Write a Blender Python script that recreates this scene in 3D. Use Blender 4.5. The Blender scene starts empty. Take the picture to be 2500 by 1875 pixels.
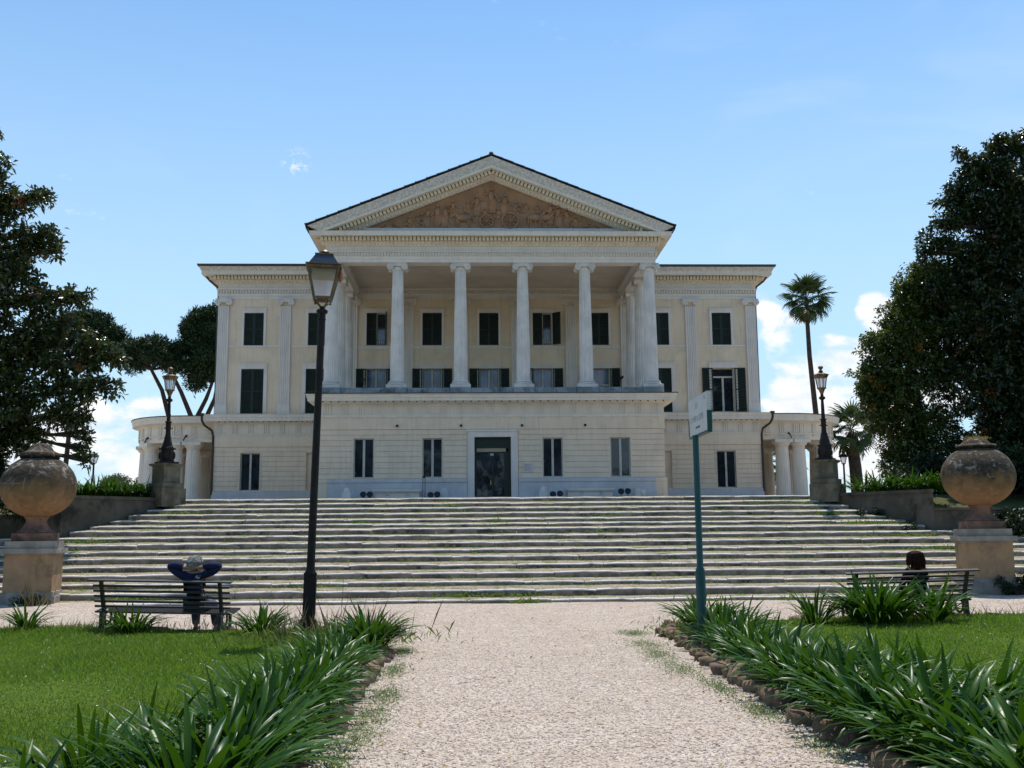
import bpy, math, random
import numpy as np
from mathutils import Vector, Matrix, Quaternion

random.seed(7)
rng = np.random.default_rng(11)
PI = math.pi
S = bpy.context.scene
COL = S.collection
R_ = math.radians

# ------------------------------------------------------------------ camera
cam_d = bpy.data.cameras.new('camera')
cam = bpy.data.objects.new('camera', cam_d)
COL.objects.link(cam)
S.camera = cam
cam_d.sensor_width = 36.0
cam_d.lens = 36.0 * 2450 / 2500
cam_d.clip_start = 0.1
cam_d.clip_end = 4000
_y, _p, _r = R_(2.1), R_(8.43), R_(0.475)
_f = Vector((math.sin(_y) * math.cos(_p), math.cos(_y) * math.cos(_p), math.sin(_p)))
_rt = Vector((math.cos(_y), -math.sin(_y), 0))
_up = _rt.cross(_f)
_rt2 = math.cos(_r) * _rt - math.sin(_r) * _up
_up2 = math.sin(_r) * _rt + math.cos(_r) * _up
_m = Matrix((_rt2, _up2, -_f)).transposed().to_4x4()
_m.translation = Vector((-0.78, 0, 1.6))
cam.matrix_world = _m

# ------------------------------------------------------------------ light
SUN_EL, SUN_AZ = R_(69), R_(17)            # azimuth from +Y towards +X
SUN = Vector((math.sin(SUN_AZ) * math.cos(SUN_EL), math.cos(SUN_AZ) * math.cos(SUN_EL), math.sin(SUN_EL)))
sl = bpy.data.lights.new('sun', 'SUN')
sl.energy = 4.6
sl.angle = R_(0.55)
sl.color = (1.0, 0.955, 0.89)
so = bpy.data.objects.new('sun', sl)
COL.objects.link(so)
so.rotation_euler = SUN.to_track_quat('Z', 'Y').to_euler()
so.location = (20, 60, 120)

SKY_STRENGTH = 0.15
S.view_settings.view_transform = 'Standard'
S.view_settings.look = 'None'
S.view_settings.exposure = 0.12
S.view_settings.gamma = 1.0
S.view_settings.use_curve_mapping = False
try:
    S.cycles.max_bounces = 8
    S.cycles.diffuse_bounces = 3
    S.cycles.glossy_bounces = 3
    S.cycles.transmission_bounces = 4
    S.cycles.transparent_max_bounces = 8
    S.cycles.sample_clamp_indirect = 8
except Exception:
    pass


class NT:
    """tiny helper round a node tree"""
    def __init__(s, t):
        s.t = t
        s.n = t.nodes
        s.l = t.links

    def new(s, typ, **kw):
        n = s.n.new(typ)
        for k, v in kw.items():
            setattr(n, k, v)
        return n

    def put(s, sock, v):
        if isinstance(v, bpy.types.NodeSocket):
            s.l.new(v, sock)
        elif isinstance(v, (tuple, list)) and len(v) == 3 and sock.type == 'RGBA':
            sock.default_value = (*v, 1)
        else:
            sock.default_value = v

    def math(s, op, a, b=None, c=None, clamp=False):
        n = s.new('ShaderNodeMath', operation=op, use_clamp=clamp)
        s.put(n.inputs[0], a)
        if b is not None:
            s.put(n.inputs[1], b)
        if c is not None:
            s.put(n.inputs[2], c)
        return n.outputs[0]

    def vmath(s, op, a, b=None):
        n = s.new('ShaderNodeVectorMath', operation=op)
        s.put(n.inputs[0], a)
        if b is not None:
            s.put(n.inputs[1], b)
        return n

    def mix(s, f, a, b, blend='MIX'):
        n = s.new('ShaderNodeMixRGB', blend_type=blend)
        s.put(n.inputs[0], f)
        s.put(n.inputs[1], a)
        s.put(n.inputs[2], b)
        return n.outputs[0]

    def noise(s, vec, scale, detail=5, rough=0.55, dist=0.0):
        n = s.new('ShaderNodeTexNoise')
        s.put(n.inputs['Vector'], vec)
        n.inputs['Scale'].default_value = scale
        n.inputs['Detail'].default_value = detail
        n.inputs['Roughness'].default_value = rough
        n.inputs['Distortion'].default_value = dist
        return n.outputs[0]

    def voronoi(s, vec, scale, feature='F1'):
        n = s.new('ShaderNodeTexVoronoi', feature=feature)
        s.put(n.inputs['Vector'], vec)
        n.inputs['Scale'].default_value = scale
        return n

    def ramp(s, v, lo, hi):
        n = s.new('ShaderNodeMapRange', interpolation_type='SMOOTHSTEP')
        s.put(n.inputs[0], v)
        n.inputs[1].default_value = lo
        n.inputs[2].default_value = hi
        return n.outputs[0]

    def scale(s, vec, sc):
        n = s.new('ShaderNodeMapping')
        s.put(n.inputs[0], vec)
        n.inputs['Scale'].default_value = sc
        return n.outputs[0]


# ------------------------------------------------------------------ sky with clouds
W = bpy.data.worlds.new('World')
S.world = W
W.use_nodes = True
nt = NT(W.node_tree)
nt.n.clear()
sky = nt.new('ShaderNodeTexSky', sky_type='NISHITA')
sky.sun_disc = False
sky.sun_elevation = SUN_EL
sky.sun_rotation = SUN_AZ
sky.altitude = 50
sky.air_density = 1.25
sky.dust_density = 0.6
sky.ozone_density = 2.2
tc = nt.new('ShaderNodeTexCoord')
d = nt.vmath('NORMALIZE', tc.outputs['Generated']).outputs[0]
sep = nt.new('ShaderNodeSeparateXYZ')
nt.put(sep.inputs[0], d)
el = sep.outputs[2]
# cloud field: a general low band of cumulus all round plus the banks seen from the garden
dd = nt.scale(d, (1, 1, 2.0))
n1 = nt.noise(dd, 7.5, 7, 0.58, 0.25)
n2 = nt.noise(dd, 26.0, 6, 0.6, 0.3)
nn = nt.math('ADD', nt.math('MULTIPLY', n1, 0.72), nt.math('MULTIPLY', n2, 0.28))
band = nt.math('MULTIPLY', nt.ramp(el, 0.22, 0.04), 0.10)
CLOUDS = [  # direction, angular radius, weight
    
    ((0.2790, 0.9380, 0.2120), 0.016, 0.30), ((0.2930, 0.9360, 0.1990), 0.020, 0.30), ((0.3120, 0.9320, 0.2030), 0.014, 0.26), ((0.2839, 0.9436, 0.1762), 0.020, 0.30),
    ((0.3300, 0.9310, 0.1620), 0.034, 0.36), ((0.3500, 0.9250, 0.1480), 0.036, 0.36), ((0.3000, 0.9420, 0.1550), 0.024, 0.30), ((0.3679, 0.9076, 0.2070), 0.018, 0.32), ((0.3800, 0.9020, 0.1980), 0.024, 0.32),
    ((0.3100, 0.9410, 0.1300), 0.030, 0.22), ((0.3700, 0.9200, 0.1150), 0.040, 0.3), ((0.2830, 0.9510, 0.1190), 0.020, 0.28), ((0.3450, 0.9340, 0.0800), 0.050, 0.34), ((0.4300, 0.8900, 0.1500), 0.06, 0.3),
    ((-0.3010, 0.9460, 0.1160), 0.018, 0.36), ((-0.3120, 0.9440, 0.1020), 0.026, 0.36), ((-0.3350, 0.9380, 0.0800), 0.040, 0.36), ((-0.3640, 0.9270, 0.0960), 0.028, 0.34), ((-0.3850, 0.9190, 0.0800), 0.036, 0.36), ((-0.3400, 0.9390, 0.0500), 0.05, 0.36), ((-0.4300, 0.8990, 0.0800), 0.05, 0.34), ((-0.3500, 0.9300, 0.1180), 0.012, 0.3),
    ((0.56, 0.82, 0.11), 0.09, 0.28), ((-0.66, 0.74, 0.10), 0.1, 0.28), ((0.75, 0.64, 0.12), 0.1, 0.28), ((0.1, -0.98, 0.12), 0.1, 0.28), ((-0.6, -0.75, 0.12), 0.1, 0.28),
]
nn = nt.math('ADD', nt.math('MULTIPLY', nt.math('SUBTRACT', nn, 0.5), 1.7), 0.5)
acc = band
for (cd, rad, wt) in CLOUDS:
    v = Vector(cd).normalized()
    ds = nt.vmath('DISTANCE', d, tuple(v)).outputs['Value']
    g = nt.math('MULTIPLY', nt.ramp(ds, rad * 1.5, rad * 0.1), wt)
    acc = nt.math('ADD', acc, g)
cl = nt.ramp(nt.math('ADD', nn, nt.math('MINIMUM', acc, 0.38)), 0.72, 0.92)
# thin high veil
veil = nt.noise(nt.scale(d, (1.2, 1.2, 3.5)), 2.3, 5, 0.55, 0.6)
veil = nt.math('MULTIPLY', nt.ramp(veil, 0.52, 0.80), 0.20)
hz = nt.math('MULTIPLY', nt.ramp(el, 0.66, 0.04), 0.80)
cloudcol = nt.mix(nt.ramp(n2, 0.35, 0.7), (5.5, 5.8, 6.2), (6.6, 6.65, 6.7))
skyc = nt.mix(1.0, sky.outputs[0], (0.52, 0.79, 0.98), 'MULTIPLY')
c1 = nt.mix(veil, nt.mix(hz, skyc, (3.95, 5.45, 6.6)), (5.6, 6.1, 6.6))
# one torn shred of cloud high on the left
pd = nt.vmath('DISTANCE', d, tuple(Vector((-0.1702, 0.9209, 0.3507)).normalized())).outputs['Value']
shred = nt.math('MULTIPLY', nt.ramp(nt.noise(nt.scale(d, (1.0, 1.0, 1.6)), 95.0, 5, 0.62, 0.6), 0.50, 0.64), nt.ramp(pd, 0.017, 0.003))
cl = nt.math('MAXIMUM', cl, nt.math('MULTIPLY', shred, 0.85))
c2 = nt.mix(cl, c1, cloudcol)
bg = nt.new('ShaderNodeBackground')
nt.put(bg.inputs[0], c2)
bg.inputs[1].default_value = SKY_STRENGTH
wo = nt.new('ShaderNodeOutputWorld')
nt.l.new(bg.outputs[0], wo.inputs[0])


# ------------------------------------------------------------------ materials
def base_mat(name):
    m = bpy.data.materials.new(name)
    m.use_nodes = True
    t = NT(m.node_tree)
    b = t.n['Principled BSDF']
    return m, t, b


def setspec(b, v):
    if 'Specular IOR Level' in b.inputs:
        b.inputs['Specular IOR Level'].default_value = v


def pmat(name, col, col2=None, scale=3.0, rough=0.8, spec=0.25, bump=0.0, bscale=30.0, metal=0.0, stain=None, streak=0.0, lo=0.35, hi=0.65, detail=6):
    """colour wanders between col and col2; stain=(colour, amount, scale) adds weathered patches"""
    m, t, b = base_mat(name)
    pos = t.new('ShaderNodeNewGeometry').outputs['Position']
    col2 = col2 or tuple(c * 0.82 for c in col)
    c = t.mix(t.ramp(t.noise(pos, scale, detail), lo, hi), col, col2)
    if stain:
        sc, amt, ss = stain
        n = t.noise(pos, ss, 7, 0.65, 0.4)
        c = t.mix(t.math('MULTIPLY', t.ramp(n, 0.50, 0.66), amt), c, sc)
    if streak:
        n = t.noise(t.scale(pos, (5.0, 5.0, 0.35)), 1.6, 6, 0.6)
        c = t.mix(t.math('MULTIPLY', t.ramp(n, 0.48, 0.72), streak), c, tuple(x * 0.55 for x in col))
    t.put(b.inputs['Base Color'], c)
    b.inputs['Roughness'].default_value = rough
    b.inputs['Metallic'].default_value = metal
    setspec(b, spec)
    if bump:
        bn = t.new('ShaderNodeBump')
        bn.inputs['Strength'].default_value = bump
        bn.inputs['Distance'].default_value = 0.02
        t.put(bn.inputs['Height'], t.noise(pos, bscale, 6, 0.6))
        t.put(b.inputs['Normal'], bn.outputs[0])
    return m


def leafmat(name, col, col2, rough=0.35, trans=0.3, tcol=None, scale=1.6, spec=0.5, rare=None, patch=None):
    m, t, b = base_mat(name)
    pos = t.new('ShaderNodeNewGeometry').outputs['Position']
    oi = t.new('ShaderNodeObjectInfo')
    f = t.math('ADD', t.math('MULTIPLY', t.noise(pos, scale, 3), 0.62), t.math('MULTIPLY', oi.outputs['Random'], 0.38))
    c = t.mix(t.ramp(f, 0.3, 0.7), col, col2)
    if patch:
        c = t.mix(t.math('MULTIPLY', t.ramp(t.noise(pos, 1.3, 6, 0.7, 0.5), 0.52, 0.70), 0.55), c, patch)
    if rare:
        rc, th = rare
        w = t.new('ShaderNodeTexWhiteNoise', noise_dimensions='3D')
        sn = t.vmath('SNAP', pos, (0.34, 0.34, 0.34)).outputs[0]
        t.put(w.inputs[0], sn)
        c = t.mix(t.math('GREATER_THAN', w.outputs[0], th), c, rc)
    t.put(b.inputs['Base Color'], c)
    b.inputs['Roughness'].default_value = rough
    setspec(b, spec)
    tr = t.new('ShaderNodeBsdfTranslucent')
    tcol = tcol or tuple(min(1, x * 1.8) for x in col)
    t.put(tr.inputs[0], t.mix(0.5, c, tcol))
    mx = t.new('ShaderNodeMixShader')
    mx.inputs[0].default_value = trans
    t.l.new(b.outputs[0], mx.inputs[1])
    t.l.new(tr.outputs[0], mx.inputs[2])
    t.l.new(mx.outputs[0], t.n['Material Output'].inputs[0])
    return m


M = {}
M['plaster'] = pmat('cream_plaster', (0.83, 0.675, 0.49), (0.77, 0.62, 0.445), 0.9, 0.9, 0.15, 0.06, 60, streak=0.3, stain=((0.64, 0.53, 0.40), 0.5, 0.7))
M['plaster2'] = pmat('ochre_plaster', (0.61, 0.485, 0.30), (0.55, 0.44, 0.28), 0.7, 0.9, 0.15, 0.06, 60, streak=0.12)
M['course'] = pmat('stone_plaster_courses', (0.84, 0.69, 0.515), (0.78, 0.635, 0.475), 1.3, 0.9, 0.15, 0.08, 50, streak=0.3, stain=((0.64, 0.53, 0.41), 0.5, 0.8))
M['trim'] = pmat('white_stone', (0.79, 0.725, 0.645), (0.73, 0.67, 0.60), 1.5, 0.85, 0.2, 0.05, 40, streak=0.25)
M['cornice'] = pmat('cornice_stone', (0.80, 0.72, 0.60), (0.73, 0.655, 0.55), 1.6, 0.85, 0.2, 0.08, 25, streak=0.25)
M['dentil'] = pmat('dentil_stone', (0.76, 0.66, 0.49), (0.70, 0.61, 0.46), 2.0, 0.9, 0.15)
M['ornament'] = pmat('carved_ornament', (0.72, 0.655, 0.56), (0.52, 0.465, 0.40), 9.0, 0.9, 0.15, 0.9, 14, detail=3)
M['marble'] = pmat('grey_marble_base', (0.60, 0.595, 0.59), (0.52, 0.52, 0.52), 1.8, 0.6, 0.3, streak=0.3)
M['column'] = pmat('column_marble', (0.77, 0.72, 0.655), (0.64, 0.60, 0.545), 1.4, 0.7, 0.25, 0.05, 30, streak=0.4)
M['stylobate'] = pmat('weathered_plinth', (0.42, 0.43, 0.42), (0.24, 0.25, 0.25), 1.7, 0.85, 0.2, 0.2, 25, stain=((0.07, 0.07, 0.06), 0.75, 2.6), streak=0.5)
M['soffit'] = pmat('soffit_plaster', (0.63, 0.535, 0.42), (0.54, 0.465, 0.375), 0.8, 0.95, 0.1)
M['roof'] = pmat('dark_roof_edge', (0.045, 0.048, 0.05), (0.07, 0.07, 0.07), 3, 0.6, 0.3)
M['tile'] = pmat('roof_tile_clay', (0.14, 0.10, 0.08), (0.09, 0.08, 0.07), 4, 0.85, 0.2)
M['shutter'] = pmat('dark_green_shutter', (0.012, 0.024, 0.02), (0.018, 0.032, 0.026), 5, 0.55, 0.35)
M['sash'] = pmat('cream_window_frame', (0.55, 0.53, 0.46), None, 4, 0.6, 0.3)
M['terracotta'] = pmat('terracotta_relief', (0.45, 0.245, 0.135), (0.35, 0.19, 0.105), 2.2, 0.85, 0.15, 0.4, 12, stain=((0.22, 0.165, 0.12), 0.8, 1.4))
M['terra_back'] = pmat('terracotta_ground', (0.40, 0.235, 0.135), (0.30, 0.185, 0.11), 1.6, 0.9, 0.1, 0.3, 12)
M['iron'] = pmat('dark_cast_iron', (0.016, 0.013, 0.012), (0.026, 0.02, 0.017), 8, 0.62, 0.2, 0.1, 60)
M['brass'] = pmat('weathered_brass', (0.20, 0.135, 0.07), (0.10, 0.065, 0.04), 9, 0.45, 0.4, metal=0.55)
M['pipe'] = pmat('brown_downpipe', (0.05, 0.034, 0.026), (0.035, 0.028, 0.024), 6, 0.5, 0.4)
M['lampstone'] = pmat('mossy_pedestal', (0.19, 0.165, 0.115), (0.10, 0.09, 0.065), 2.6, 0.9, 0.15, 0.3, 20, stain=((0.035, 0.035, 0.027), 0.8, 1.8), streak=0.4)
M['wallstone'] = pmat('damp_retaining_wall', (0.135, 0.115, 0.088), (0.075, 0.066, 0.052), 1.2, 0.95, 0.1, 0.35, 14, stain=((0.022, 0.023, 0.018), 0.75, 1.1), streak=0.5)
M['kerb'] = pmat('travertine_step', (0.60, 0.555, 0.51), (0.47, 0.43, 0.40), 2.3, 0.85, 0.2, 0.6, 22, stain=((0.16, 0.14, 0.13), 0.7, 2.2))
M['kerbface'] = pmat('shaded_lichen_riser', (0.34, 0.265, 0.205), (0.19, 0.148, 0.12), 2.6, 0.95, 0.1, 0.8, 20, stain=((0.065, 0.05, 0.043), 0.9, 2.1))  # lichen stains over a base colour darkened to stand for riser shade
M['urn'] = None
M['dieside'] = pmat('ochre_render_pedestal', (0.42, 0.27, 0.145), (0.34, 0.225, 0.135), 3.0, 0.9, 0.12, 0.4, 30, stain=((0.16, 0.11, 0.075), 0.7, 1.7), streak=0.45)
M['capstone'] = pmat('grey_cap_stone', (0.36, 0.32, 0.265), (0.24, 0.215, 0.185), 3.0, 0.9, 0.12, 0.3, 30, streak=0.4)
M['redstone'] = pmat('reddish_block', (0.26, 0.15, 0.105), (0.13, 0.085, 0.065), 2.4, 0.9, 0.12, 0.3, 30, stain=((0.045, 0.037, 0.033), 0.8, 2.0))
M['benchwood'] = pmat('grey_brown_slats', (0.075, 0.062, 0.058), (0.05, 0.042, 0.04), 6, 0.5, 0.35)
M['benchiron'] = pmat('bench_cast_iron', (0.035, 0.026, 0.028), None, 6, 0.5, 0.4)
M['greenpole'] = pmat('teal_green_paint', (0.011, 0.072, 0.066), (0.009, 0.06, 0.056), 5, 0.4, 0.35)
M['signwhite'] = pmat('off_white_panel', (0.62, 0.60, 0.57), (0.55, 0.535, 0.51), 3, 0.5, 0.4)
M['faded'] = pmat('faded_print', (0.34, 0.34, 0.35), (0.45, 0.45, 0.45), 30, 0.6, 0.2)
M['print'] = pmat('dark_print', (0.09, 0.09, 0.10), None, 30, 0.6, 0.2)
M['plaquered'] = pmat('plaque_print', (0.42, 0.25, 0.25), None, 30, 0.6, 0.2)
M['black'] = pmat('black_fitting', (0.012, 0.012, 0.012), None, 5, 0.4, 0.4)
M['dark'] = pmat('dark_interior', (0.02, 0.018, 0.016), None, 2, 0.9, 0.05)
M['curtain'] = pmat('grey_curtain', (0.20, 0.21, 0.215), (0.13, 0.14, 0.15), 2, 0.95, 0.05)
M['paper'] = pmat('beige_panel', (0.42, 0.36, 0.24), None, 3, 0.9, 0.1)
M['bark'] = pmat('brown_bark', (0.075, 0.058, 0.045), (0.04, 0.033, 0.028), 7, 0.95, 0.1, 0.8, 18)
M['pinebark'] = pmat('pine_bark', (0.055, 0.038, 0.03), (0.035, 0.026, 0.022), 5, 0.95, 0.1, 0.8, 12)
M['tufa'] = pmat('tufa_rock', (0.24, 0.165, 0.105), (0.15, 0.11, 0.078), 9, 0.95, 0.1, 0.9, 35, stain=((0.07, 0.065, 0.045), 0.6, 6))
M['soil'] = pmat('dark_soil', (0.085, 0.065, 0.045), (0.05, 0.04, 0.03), 8, 1.0, 0.05, 0.9, 40)
M['skin'] = pmat('skin', (0.36, 0.20, 0.14), (0.30, 0.16, 0.11), 9, 0.6, 0.3)
M['navy'] = pmat('navy_jersey', (0.022, 0.026, 0.072), (0.014, 0.017, 0.05), 7, 0.9, 0.15, 0.5, 30)
M['jeans'] = pmat('grey_blue_trousers', (0.095, 0.115, 0.15), (0.07, 0.085, 0.115), 9, 0.9, 0.1, 0.4, 60)
M['shoe'] = pmat('dark_shoe', (0.03, 0.03, 0.035), None, 9, 0.6, 0.3)
M['greyhair'] = pmat('grey_hair', (0.42, 0.39, 0.36), (0.13, 0.115, 0.105), 26, 0.7, 0.12, 0.8, 60)
M['darkhair'] = pmat('dark_brown_hair', (0.022, 0.010, 0.006), (0.05, 0.02, 0.012), 20, 0.75, 0.08, 0.8, 60)
M['blackcloth'] = pmat('black_jumper', (0.012, 0.012, 0.014), None, 9, 0.95, 0.1)

M['magnolia'] = leafmat('magnolia_leaf', (0.022, 0.040, 0.011), (0.050, 0.070, 0.018), 0.25, 0.16, (0.13, 0.15, 0.02), 0.9, 0.5, ((0.17, 0.075, 0.02), 0.988))
M['laurel'] = leafmat('laurel_leaf', (0.036, 0.066, 0.014), (0.085, 0.115, 0.024), 0.30, 0.24, (0.20, 0.25, 0.03), 0.8, 0.45, ((0.20, 0.12, 0.02), 0.975))
M['pine'] = leafmat('pine_needles', (0.020, 0.042, 0.016), (0.036, 0.064, 0.024), 0.6, 0.12, None, 0.5, 0.2)
M['palm'] = leafmat('palm_blade', (0.040, 0.072, 0.018), (0.065, 0.10, 0.028), 0.38, 0.2, None, 0.6, 0.4)
M['palmdry'] = leafmat('dry_palm_blade', (0.15, 0.105, 0.05), (0.10, 0.07, 0.035), 0.8, 0.2, None, 0.8, 0.1)
M['shrub'] = leafmat('dark_shrub_leaf', (0.018, 0.034, 0.012), (0.03, 0.05, 0.018), 0.5, 0.15, None, 0.9, 0.3)
M['olive'] = leafmat('olive_leaf', (0.085, 0.105, 0.065), (0.13, 0.15, 0.10), 0.6, 0.25, None, 0.8, 0.2)
M['aga'] = leafmat('agapanthus_leaf', (0.012, 0.046, 0.003), (0.042, 0.100, 0.008), 0.33, 0.16, (0.15, 0.36, 0.015), 3.0, 0.14)
M['aga_old'] = leafmat('yellowed_strap_leaf', (0.34, 0.24, 0.045), (0.22, 0.17, 0.05), 0.5, 0.3, None, 5.0, 0.3)
M['grass'] = leafmat('lawn_grass', (0.075, 0.150, 0.014), (0.125, 0.195, 0.026), 0.5, 0.42, (0.26, 0.42, 0.03), 0.8, 0.25, patch=(0.24, 0.22, 0.07))
M['weed'] = leafmat('weed_leaf', (0.12, 0.19, 0.03), (0.20, 0.23, 0.06), 0.5, 0.35, None, 4, 0.3)
M['dry'] = leafmat('dry_grass', (0.26, 0.20, 0.10), (0.20, 0.17, 0.09), 0.7, 0.2, None, 4, 0.2)
M['cover'] = leafmat('pale_ground_cover', (0.17, 0.24, 0.09), (0.24, 0.28, 0.13), 0.6, 0.25, None, 5, 0.2)


def glass_dark(name, tint=(0.012, 0.016, 0.02), rough=0.03):
    m, t, b = base_mat(name)
    pos = t.new('ShaderNodeNewGeometry').outputs['Position']
    t.put(b.inputs['Base Color'], t.mix(t.ramp(t.noise(pos, 1.1, 3), 0.4, 0.6), tint, tuple(x * 2.2 for x in tint)))
    b.inputs['Roughness'].default_value = rough
    setspec(b, 0.6)
    bn = t.new('ShaderNodeBump')
    bn.inputs['Strength'].default_value = 0.05
    bn.inputs['Distance'].default_value = 0.05
    t.put(bn.inputs['Height'], t.noise(pos, 1.3, 2))
    t.put(b.inputs['Normal'], bn.outputs[0])
    return m


M['pane'] = glass_dark('dark_window_glass')
M['bluepane'] = glass_dark('blue_curtained_glass', (0.055, 0.085, 0.135), 0.08)


def lamp_glass():
    m, t, b = base_mat('lantern_glass')
    t.n.remove(b)
    tr = t.new('ShaderNodeBsdfTransparent')
    tr.inputs[0].default_value = (0.93, 0.94, 0.95, 1)
    tl = t.new('ShaderNodeBsdfTranslucent')
    tl.inputs[0].default_value = (0.7, 0.72, 0.74, 1)
    gl = t.new('ShaderNodeBsdfGlossy')
    gl.inputs['Roughness'].default_value = 0.06
    a = t.new('ShaderNodeMixShader')
    a.inputs[0].default_value = 0.35
    t.l.new(tr.outputs[0], a.inputs[1])
    t.l.new(tl.outputs[0], a.inputs[2])
    c = t.new('ShaderNodeMixShader')
    c.inputs[0].default_value = 0.08
    t.l.new(a.outputs[0], c.inputs[1])
    t.l.new(gl.outputs[0], c.inputs[2])
    t.l.new(c.outputs[0], t.n['Material Output'].inputs[0])
    return m


M['lampglass'] = lamp_glass()


def urn_mat():
    m, t, b = base_mat('lichened_terracotta')
    g = t.new('ShaderNodeNewGeometry')
    pos = g.outputs['Position']
    sp = t.new('ShaderNodeSeparateXYZ')
    t.put(sp.inputs[0], pos)
    n = t.noise(pos, 2.4, 7, 0.62, 0.4)
    nf = t.noise(pos, 11.0, 6, 0.65)
    clay = t.mix(t.ramp(nf, 0.35, 0.65), (0.33, 0.19, 0.095), (0.25, 0.145, 0.08))
    soot = t.mix(t.ramp(nf, 0.4, 0.65), (0.034, 0.027, 0.021), (0.075, 0.062, 0.048))
    olive_ = (0.135, 0.095, 0.045)
    # lichen grows on the weathered shoulder, thinning to bare clay under the belly
    z = t.math('ADD', sp.outputs[2], t.math('MULTIPLY', t.math('SUBTRACT', n, 0.5), 1.5))
    c = t.mix(t.math('MULTIPLY', t.ramp(z, 2.2, 2.8), 0.8), clay, olive_)
    c = t.mix(t.math('MULTIPLY', t.ramp(z, 2.65, 3.05), 0.9), c, soot)
    patch = t.math('MULTIPLY', t.ramp(t.noise(pos, 4.2, 8, 0.72, 0.5), 0.53, 0.62), t.ramp(nf, 0.36, 0.5))
    c = t.mix(t.math('MULTIPLY', t.math('MULTIPLY', patch, t.ramp(z, 2.75, 3.2)), 0.85), c, (0.30, 0.275, 0.235))
    c = t.mix(t.math('MULTIPLY', t.ramp(t.noise(pos, 6.0, 7, 0.7), 0.56, 0.66), t.ramp(sp.outputs[2], 3.3, 3.5)), c, (0.30, 0.16, 0.03))
    t.put(b.inputs['Base Color'], c)
    b.inputs['Roughness'].default_value = 0.9
    setspec(b, 0.12)
    bn = t.new('ShaderNodeBump')
    bn.inputs['Strength'].default_value = 0.5
    bn.inputs['Distance'].default_value = 0.02
    t.put(bn.inputs['Height'], t.noise(pos, 22, 6, 0.65))
    t.put(b.inputs['Normal'], bn.outputs[0])
    return m


M['urn'] = urn_mat()


def gravel_mat(name, c0, c1, dark, green=0.0):
    m, t, b = base_mat(name)
    pos = t.new('ShaderNodeNewGeometry').outputs['Position']
    v = t.voronoi(pos, 48.0)
    vc = t.new('ShaderNodeSeparateColor')
    t.put(vc.inputs[0], v.outputs['Color'])
    v2 = t.voronoi(t.scale(pos, (1, .8, 1)), 21.0)
    vc2 = t.new('ShaderNodeSeparateColor')
    t.put(vc2.inputs[0], v2.outputs['Color'])
    big = t.noise(pos, 0.5, 6, 0.65)
    c = t.mix(t.ramp(t.noise(pos, 2.6, 6, 0.65), 0.35, 0.65), c0, c1)
    c = t.mix(vc.outputs[0], t.mix(1.0, c, (0.80, 0.78, 0.77), 'MULTIPLY'), t.mix(1.0, c, (1.34, 1.33, 1.33), 'MULTIPLY'))
    c = t.mix(t.math('MULTIPLY', t.math('GREATER_THAN', vc.outputs[1], 0.76), 0.85), c, dark)
    c = t.mix(t.math('MULTIPLY', t.math('MULTIPLY', t.math('GREATER_THAN', vc2.outputs[1], 0.80), t.math('LESS_THAN', v2.outputs['Distance'], 0.42)), 0.55), c, t.mix(vc2.outputs[0], dark, (0.62, 0.58, 0.54)))
    c = t.mix(t.math('MULTIPLY', t.ramp(big, 0.46, 0.66), 0.5), c, t.mix(1.0, c, (0.86, 0.84, 0.80), 'MULTIPLY'))
    c = t.mix(t.math('MULTIPLY', t.ramp(t.noise(pos, 1.1, 4, 0.6), 0.60, 0.72), 0.45), c, (0.50, 0.43, 0.33))
    if green:
        gmask = t.math('MULTIPLY', t.ramp(t.noise(pos, 2.3, 7, 0.7), 0.50, 0.62), green)
        c = t.mix(gmask, c, (0.155, 0.175, 0.055))
    t.put(b.inputs['Base Color'], c)
    b.inputs['Roughness'].default_value = 0.95
    setspec(b, 0.1)
    bn = t.new('ShaderNodeBump')
    bn.inputs['Strength'].default_value = 0.9
    bn.inputs['Distance'].default_value = 0.016
    h = t.math('ADD', t.math('MULTIPLY', v.outputs['Distance'], -1.2), t.math('MULTIPLY', t.noise(pos, 14, 4), 0.5))
    t.put(bn.inputs['Height'], h)
    t.put(b.inputs['Normal'], bn.outputs[0])
    return m


M['gravel'] = gravel_mat('pale_gravel', (0.46, 0.37, 0.29), (0.51, 0.43, 0.35), (0.17, 0.135, 0.12))
M['tread'] = gravel_mat('gravel_and_grass_tread', (0.36, 0.295, 0.20), (0.40, 0.335, 0.24), (0.17, 0.14, 0.10), 0.8)
M['terrace'] = gravel_mat('terrace_gravel', (0.43, 0.365, 0.29), (0.48, 0.42, 0.35), (0.20, 0.165, 0.135))
M['lawnbase'] = pmat('lawn_soil', (0.075, 0.125, 0.020), (0.10, 0.15, 0.026), 1.1, 1.0, 0.05, 0.8, 60, stain=((0.13, 0.13, 0.04), 0.4, 0.9))
M['garden'] = pmat('garden_ground', (0.07, 0.085, 0.03), (0.10, 0.09, 0.05), 0.5, 1.0, 0.05)


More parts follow.
